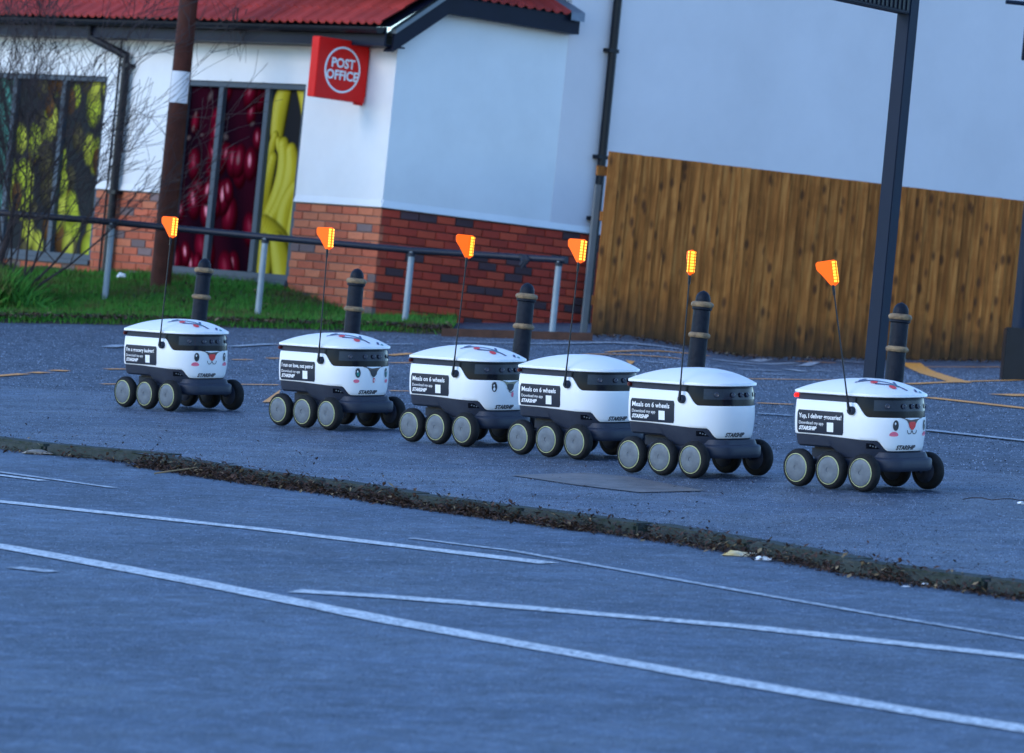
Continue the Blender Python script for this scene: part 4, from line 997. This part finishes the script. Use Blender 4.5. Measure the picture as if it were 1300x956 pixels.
    for sgn in (-1, 1):
        for x in (.185, -.0225, -.23):
            if proto is None:
                wt = [(.055, .008), (.078, .008), (.086, .013), (.092, .022), (.0925, .032), (.092, .044), (.086, .056), (.078, .060), (.055, .060)]
                g = MB().lathe(wt, 36).mesh('tyre', smooth=True)
                for me_m in (M['rubber'],): g.materials.append(me_m)
                h = MB().lathe([(.0645, .050), (.0645, .0615), (.061, .0635), (.030, .0655), (.012, .064), (.011, .0615), (.001, .0615)], 36).mesh('hub', smooth=True); h.materials.append(M['hub'])
                rg = MB().lathe([(.0655, .058), (.0655, .0632), (.0695, .0632), (.0695, .058)], 36).mesh('hub_ring', smooth=True)
                bk = MB().lathe([(.006, -.002), (.050, -.0), (.062, .010), (.058, .02)], 24).mesh('inner_hub', smooth=True); bk.materials.append(M['char'])
                rgm = bpy.data.meshes.new('hub_ring'); vv = []; nn_ = 40
                for r_, z_ in ((.0664, .0625), (.0696, .0625), (.0696, .0595), (.0664, .0645)):
                    vv += [(r_ * math.cos(2 * PI * k / nn_), r_ * math.sin(2 * PI * k / nn_), z_) for k in range(nn_)]
                ff = [(a * nn_ + k, a * nn_ + (k + 1) % nn_, b * nn_ + (k + 1) % nn_, b * nn_ + k) for a, b in ((0, 1), (1, 2), (3, 0)) for k in range(nn_)]
                rgm.from_pydata(vv, [], ff); rgm.materials.append(M['hubring']); proto = (g, h, rgm, bk)
            wh = link('wheel', proto[0], e); wh.matrix_local = Matrix.Translation((x, sgn * .204, .0925)) @ Matrix.Rotation(R(-90 * sgn), 4, 'X') @ Matrix.Rotation(random.uniform(0, 6), 4, 'Z')
            link('hub', proto[1], wh); link('hub_ring', proto[2], wh); link('inner_hub', proto[3], wh)
    for sgn in (-1, 1):
        mb = MB(); mb.tube([(-.23, sgn * .19, .093), (-.13, sgn * .18, .15), (-.0225, sgn * .19, .093)], .016, 8); mb.tube([(-.13, sgn * .17, .15), (.03, sgn * .165, .165), (.185, sgn * .19, .093)], .018, 8)
        mb.build('rocker_arm', M['char'], e, smooth=True)
    for sgn in (-1, 1):   # headlamp cluster low on the shell's edge
        cp = lambda q, z: (lambda a: Vector((a[0].x + a[1].x * (belly(z) + .0005), a[0].y + a[1].y * (belly(z) + .0005), z)))(OU.at(q))
        hl = decal([(sgn * q, z) for q, z in [(-.250, .206), (-.250, .232), (-.215, .232), (-.180, .206)]], M['visor'], 'headlamp', e, 0, cp)
        cq = lambda q, z: cp(q, z) + (cp(q, z) - Vector((0, 0, z))).normalized() * .0012
        for dq in (.0, .014, .028): decal(ellipse(sgn * (-.228 + dq), .221 - dq * .2, .0042, .0038, n=8), M['hub'], 'led_dot', hl, 0, cq)
    # mast mount
    Mx = Matrix.Translation((.078, -HW + .003, .386)) @ Matrix.Rotation(R(90), 4, 'X')
    MB().lathe([(.021, 0), (.021, .020), (.017, .026), (.004, .027)], 24, Mx).build('mast_mount', M['char'], e, smooth=True)
    return e, sh_, lid

def flag_parts(parent_mast, tip_len, yaw):
    # local frame of the mast: z along the mast; flag in the x-z plane
    fl_ = MB(); t = tip_len
    poly = [(.016, .0), (.026, .012), (.028, .118), (.022, .126), (-.066, .124), (-.072, .112), (-.070, .086), (-.050, .062), (-.012, .006), (-.004, .0)]
    n = len(poly); vs = [(x, y, z) for y in (-.007, .007) for x, z in poly]
    fl_.add(vs, [tuple(range(n)), tuple(reversed(range(n, 2 * n)))] + [(i, n + i, n + (i + 1) % n, (i + 1) % n) for i in range(n)])
    fl_.box(.004, .027, -.0155, .0155, .008, .121)
    o = fl_.build('flag', M['amber'], parent_mast, bevel=.003, seg=2); o.location = (0, 0, tip_len); o.rotation_euler = (0, 0, yaw)
    l_ = MB()
    for k in range(7):
        z = .016 + k * .0152
        for y in (-.0185, .0150): l_.box(.008, .022, y, y + .0035, z, z + .0105)
        l_.box(.0265, .0305, -.009, .009, z, z + .0105)
    q = l_.build('led_strip', M['led'], parent_mast); q.location = o.location; q.rotation_euler = o.rotation_euler
    return o

near = [(215, 522, 47), (418, 546, 46.5), (590, 567, 45.5), (733, 583.5, 45), (880, 607, 44), (1096, 624.5, 44.5)]
masts = [((208, 437), (217, 302)), ((410.5, 456), (415.5, 317)), ((581, 470), (592.5, 328)), ((723.5, 482), (734.5, 334)), ((870.5, 502), (875.5, 349.5)), ((1081.5, 517), (1057.7, 363))]
msgs = ["I'm a grocery badger!", 'I run on love, not petrol', 'Meals on 6 wheels', 'Meals on 6 wheels', 'Meals on 6 wheels', 'Yup, I deliver groceries!']
faces = ['badger', 'tongue', 'wink', None, None, 'badger']
labs = ["leftmost white six-wheeled delivery robot, its side sticker reading I'm a grocery badger!", 'second robot from left, oval pink cheeks, sticker reading I run on love, not petrol', 'third robot from left, tongue-out face, sticker reading Meals on 6 wheels',
        'plain faceless delivery robot with sideways orange flag, just right of the tongue-out robot', 'plain faceless delivery robot whose orange flag is seen edge-on, fifth from left', 'rightmost white delivery robot with leaning orange flag, sticker reading Yup, I deliver groceries!']
proto, psh, plid = lean_robot()
robots = [proto]
for i in range(1, 6): robots.append(copy_tree(proto))
def child(o, nm): return [c for c in o.children if c.name.split('.')[0] == nm][0]
def lidmap(off): return lambda x, y: Vector((x * .90, y, dome_z(x * .90, y) + off))
for i, rb in enumerate(robots):
    x, y, al = near[i]; g = gnd(x, y, .002); A = R(al)
    f_ = Vector((math.cos(A), -math.sin(A), 0)); f_.z = PX * f_.x + PY * f_.y; f_.normalize(); l_ = UP.cross(f_)
    Rm = Matrix((f_, l_, UP)).transposed(); org = g - Rm @ Vector((.185, -.240, 0)); org.z = gz(org.x, org.y) + .002
    Mw = Rm.to_4x4(); Mw.translation = org; rb.matrix_world = Mw; tag(rb, labs[i], 'delivery robot', 'delivery robots lined up along the pavement')
    sh_ = child(rb, 'body_shell'); lid = child(rb, 'lid')
    # sticker with lettering
    n_ = []; x0s, x1s, z0s, z1s, rc = -.270, .026, .262, .374, .008
    for (cx, cz, a0) in ((x1s - rc, z1s - rc, 0), (x0s + rc, z1s - rc, 90), (x0s + rc, z0s + rc, 180), (x1s - rc, z0s + rc, 270)):
        n_ += [(q_side(cx + rc * math.cos(R(a0 + 22.5 * k))), cz + rc * math.sin(R(a0 + 22.5 * k))) for k in range(5)]
    # the side is flat along x but bellied in z: lay the sticker as strips
    me_v = []; nq = 2; nz = 8
    st = MB(); 
    zz = [z0s + (z1s - z0s) * k / nz for k in range(nz + 1)]
    for k, z in enumerate(zz):
        ins = rc * .8 if k in (0, nz) else 0
        for xx in (x0s + ins, x1s - ins): me_v.append(shell_pt(q_side(xx), z, .0015))
    st.add(me_v, [(2 * k, 2 * k + 1, 2 * k + 3, 2 * k + 2) for k in range(nz)]); sk = st.build('side_sticker', M['sticker'], rb, fix=False)
    L0 = q_side(-.259); wmsg = {0: 1.0, 1: .90, 5: .93}.get(i, 1.0)
    decal_text(msgs[i], (.034 if i not in (0, 1, 5) else .0305), L0, .345, M['white_print'], sk, .0006, sx=wmsg)
    decal_text('Download my app', .0215, L0, .3115, M['white_print'], sk, .0001)
    decal_text('STARSHIP', .0255, L0, .285, M['white_print'], sk, .0011, .35)
    decal([(q_side(-.078), .2745), (q_side(-.037), .2745), (q_side(-.037), .320), (q_side(-.078), .320)], M['white_print'], 'white_square', sk, .0026)
    decal_text('STARSHIP', .029, -.097, .214, M['d_black'], sh_, .0012, .35, sx=1.02)
    # rear lamp
    mb = MB(); p0, n0 = OU.at(q_side(XR + .02)); mb.box(XR - .001, XR + .014, -HW - .001, -HW + .03, .432, .452); mb.build('rear_lamp', M['redlamp'] if i == 5 else M['reddark'], rb, bevel=.004)
    fc = faces[i]
    if fc:
        patch_m = M['d_brown'] if fc != 'wink' else M['d_olive']
        pt = [(-.080, .3585), (-.056, .354), (-.040, .345), (-.027, .330), (-.018, .314), (0, .302), (.018, .314), (.027, .330), (.040, .345), (.056, .354), (.080, .3585)]
        decal(pt, patch_m, 'brow_patch', sh_, .0016)
        nose_m = M['d_red'] if fc == 'badger' else M['d_black']
        decal([(-.026, .331), (-.019, .340), (.019, .340), (.026, .331), (.022, .315), (.007, .301), (-.007, .301), (-.022, .315)], nose_m, 'nose', sh_, .0028)
        if fc == 'badger':
            decal_strip([(-.034, .300), (-.031, .288), (-.022, .281), (-.010, .283), (0, .297), (0, .308)], .0042, M['d_black'], 'mouth', sh_)
            decal_strip([(.034, .300), (.031, .288), (.022, .281), (.010, .283), (0, .297)], .0042, M['d_black'], 'mouth', sh_)
        else:
            decal_strip([(-.004, .310), (-.003, .297), (.0, .291)], .003, M['d_black'], 'mouth', sh_)
            decal(ellipse(.004 if fc == 'tongue' else .018, .282, .008, .014), M['d_red'] if fc == 'tongue' else M['d_pink'], 'tongue', sh_, .003)
            if fc == 'wink': decal_strip([(-.010, .298), (.008, .294), (.028, .302)], .003, M['d_black'], 'mouth', sh_)
            else: decal(ellipse(.004, .281, .004, .008), M['shell'], 'tongue_shine', sh_, .0038)
        for sg in (-1, 1):
            ew = (.0155, .026)
            decal(ellipse(sg * .105, .322, *ew), M['d_black'], 'eye', sh_, .0018)
            if fc == 'tongue': decal(ellipse(sg * .105, .318, .0085, .014), M['d_green'], 'iris', sh_, .0026)
            decal(ellipse(sg * .105 - .003, .331, .0042, .0065, n=10), M['shell'], 'eye_shine', sh_, .0034)
            if fc == 'wink': decal(ellipse(sg * .105 - .002, .312, .0062, .010, n=12), M['shell'], 'eye_shine', sh_, .0034)
            if fc != 'badger': decal_strip([(sg * .105 - .016, .334), (sg * .105 - .010, .346), (sg * .105, .350), (sg * .105 + .010, .346)], .0022, M['d_black'], 'lash', sh_)
            if fc == 'badger': decal(ellipse(sg * .113, .274, .024, .018, 0, 180, 12), M['d_pink'], 'cheek', sh_, .0018); decal(ellipse(sg * .113, .274, .024, .005, 180, 360, 8), M['d_pink'], 'cheek', sh_, .0018)
            elif fc == 'tongue': decal(ellipse(sg * .113, .277, .0175, .0105), M['d_pink'], 'cheek', sh_, .0018)
        # sprig with berries printed on the lid
        for pts, w_, m in (([(.02, -.105), (.09, -.075), (.17, -.035), (.27, -.005)], .014, 'd_navy'), ([(.015, -.13), (.09, -.075)], .013, 'd_navy'), ([(.03, -.06), (.02, -.105)], .02, 'd_navy'), ([(.14, -.11), (.17, -.085), (.215, -.03)], .014, 'd_navy'), ([(.155, .01), (.215, -.03)], .014, 'd_navy'), ([(.19, -.05), (.225, -.02)], .022, 'd_green'), ([(.255, .065), (.285, .045)], .014, 'd_navy'), ([(.275, .085), (.29, .07)], .014, 'd_green')):
            P = []
            for a, b in zip(pts[:-1], pts[1:]): P += [(a[0] + (b[0] - a[0]) * k / 4, a[1] + (b[1] - a[1]) * k / 4) for k in range(4)]
            P.append(pts[-1]); decal_strip(P, w_, M[m], 'sprig', lid, mapper=lidmap(.0035))
        for cx, cy in ((.12, -.098), (.225, -.068)): decal(ellipse(cx, cy, .022, .018, n=14), M['d_red'], 'berry', lid, mapper=lidmap(.005))
    # mast and flag
    piv_l = Vector((.078, -HW - .027, .386)); piv = Mw @ piv_l; D = piv.y
    tipw = at(*masts[i][1], D + (.02 if i != 5 else .05)); dl = (Rm.transposed() @ (tipw - piv))
    ln = dl.length; mz = dl.normalized()
    ms = MB(); ms.tube([(0, 0, -.006), (0, 0, .05), (0, 0, .10), (0, 0, ln * .6), (0, 0, ln - .03)], [.0085, .0060, .0042, .0036, .0036], 10); ms.tube([(0, 0, ln - .045), (0, 0, ln + .006)], [.0065, .0075], 10)
    mo = ms.build('flag_mast', M['black'], rb, smooth=True)
    # mast frame: z along mast, x towards the viewer's right
    xr_ = Rm.transposed() @ Vector((1, 0, 0)); xr_ = (xr_ - mz * xr_.dot(mz)).normalized(); yr_ = mz.cross(xr_)
    ml = Matrix((xr_, yr_, mz)).transposed().to_4x4(); ml.translation = piv_l; mo.matrix_local = ml
    flag_parts(mo, ln, {4: R(-78), 1: R(-18), 0: R(-22), 3: R(-24), 2: R(12), 5: R(-5)}[i])
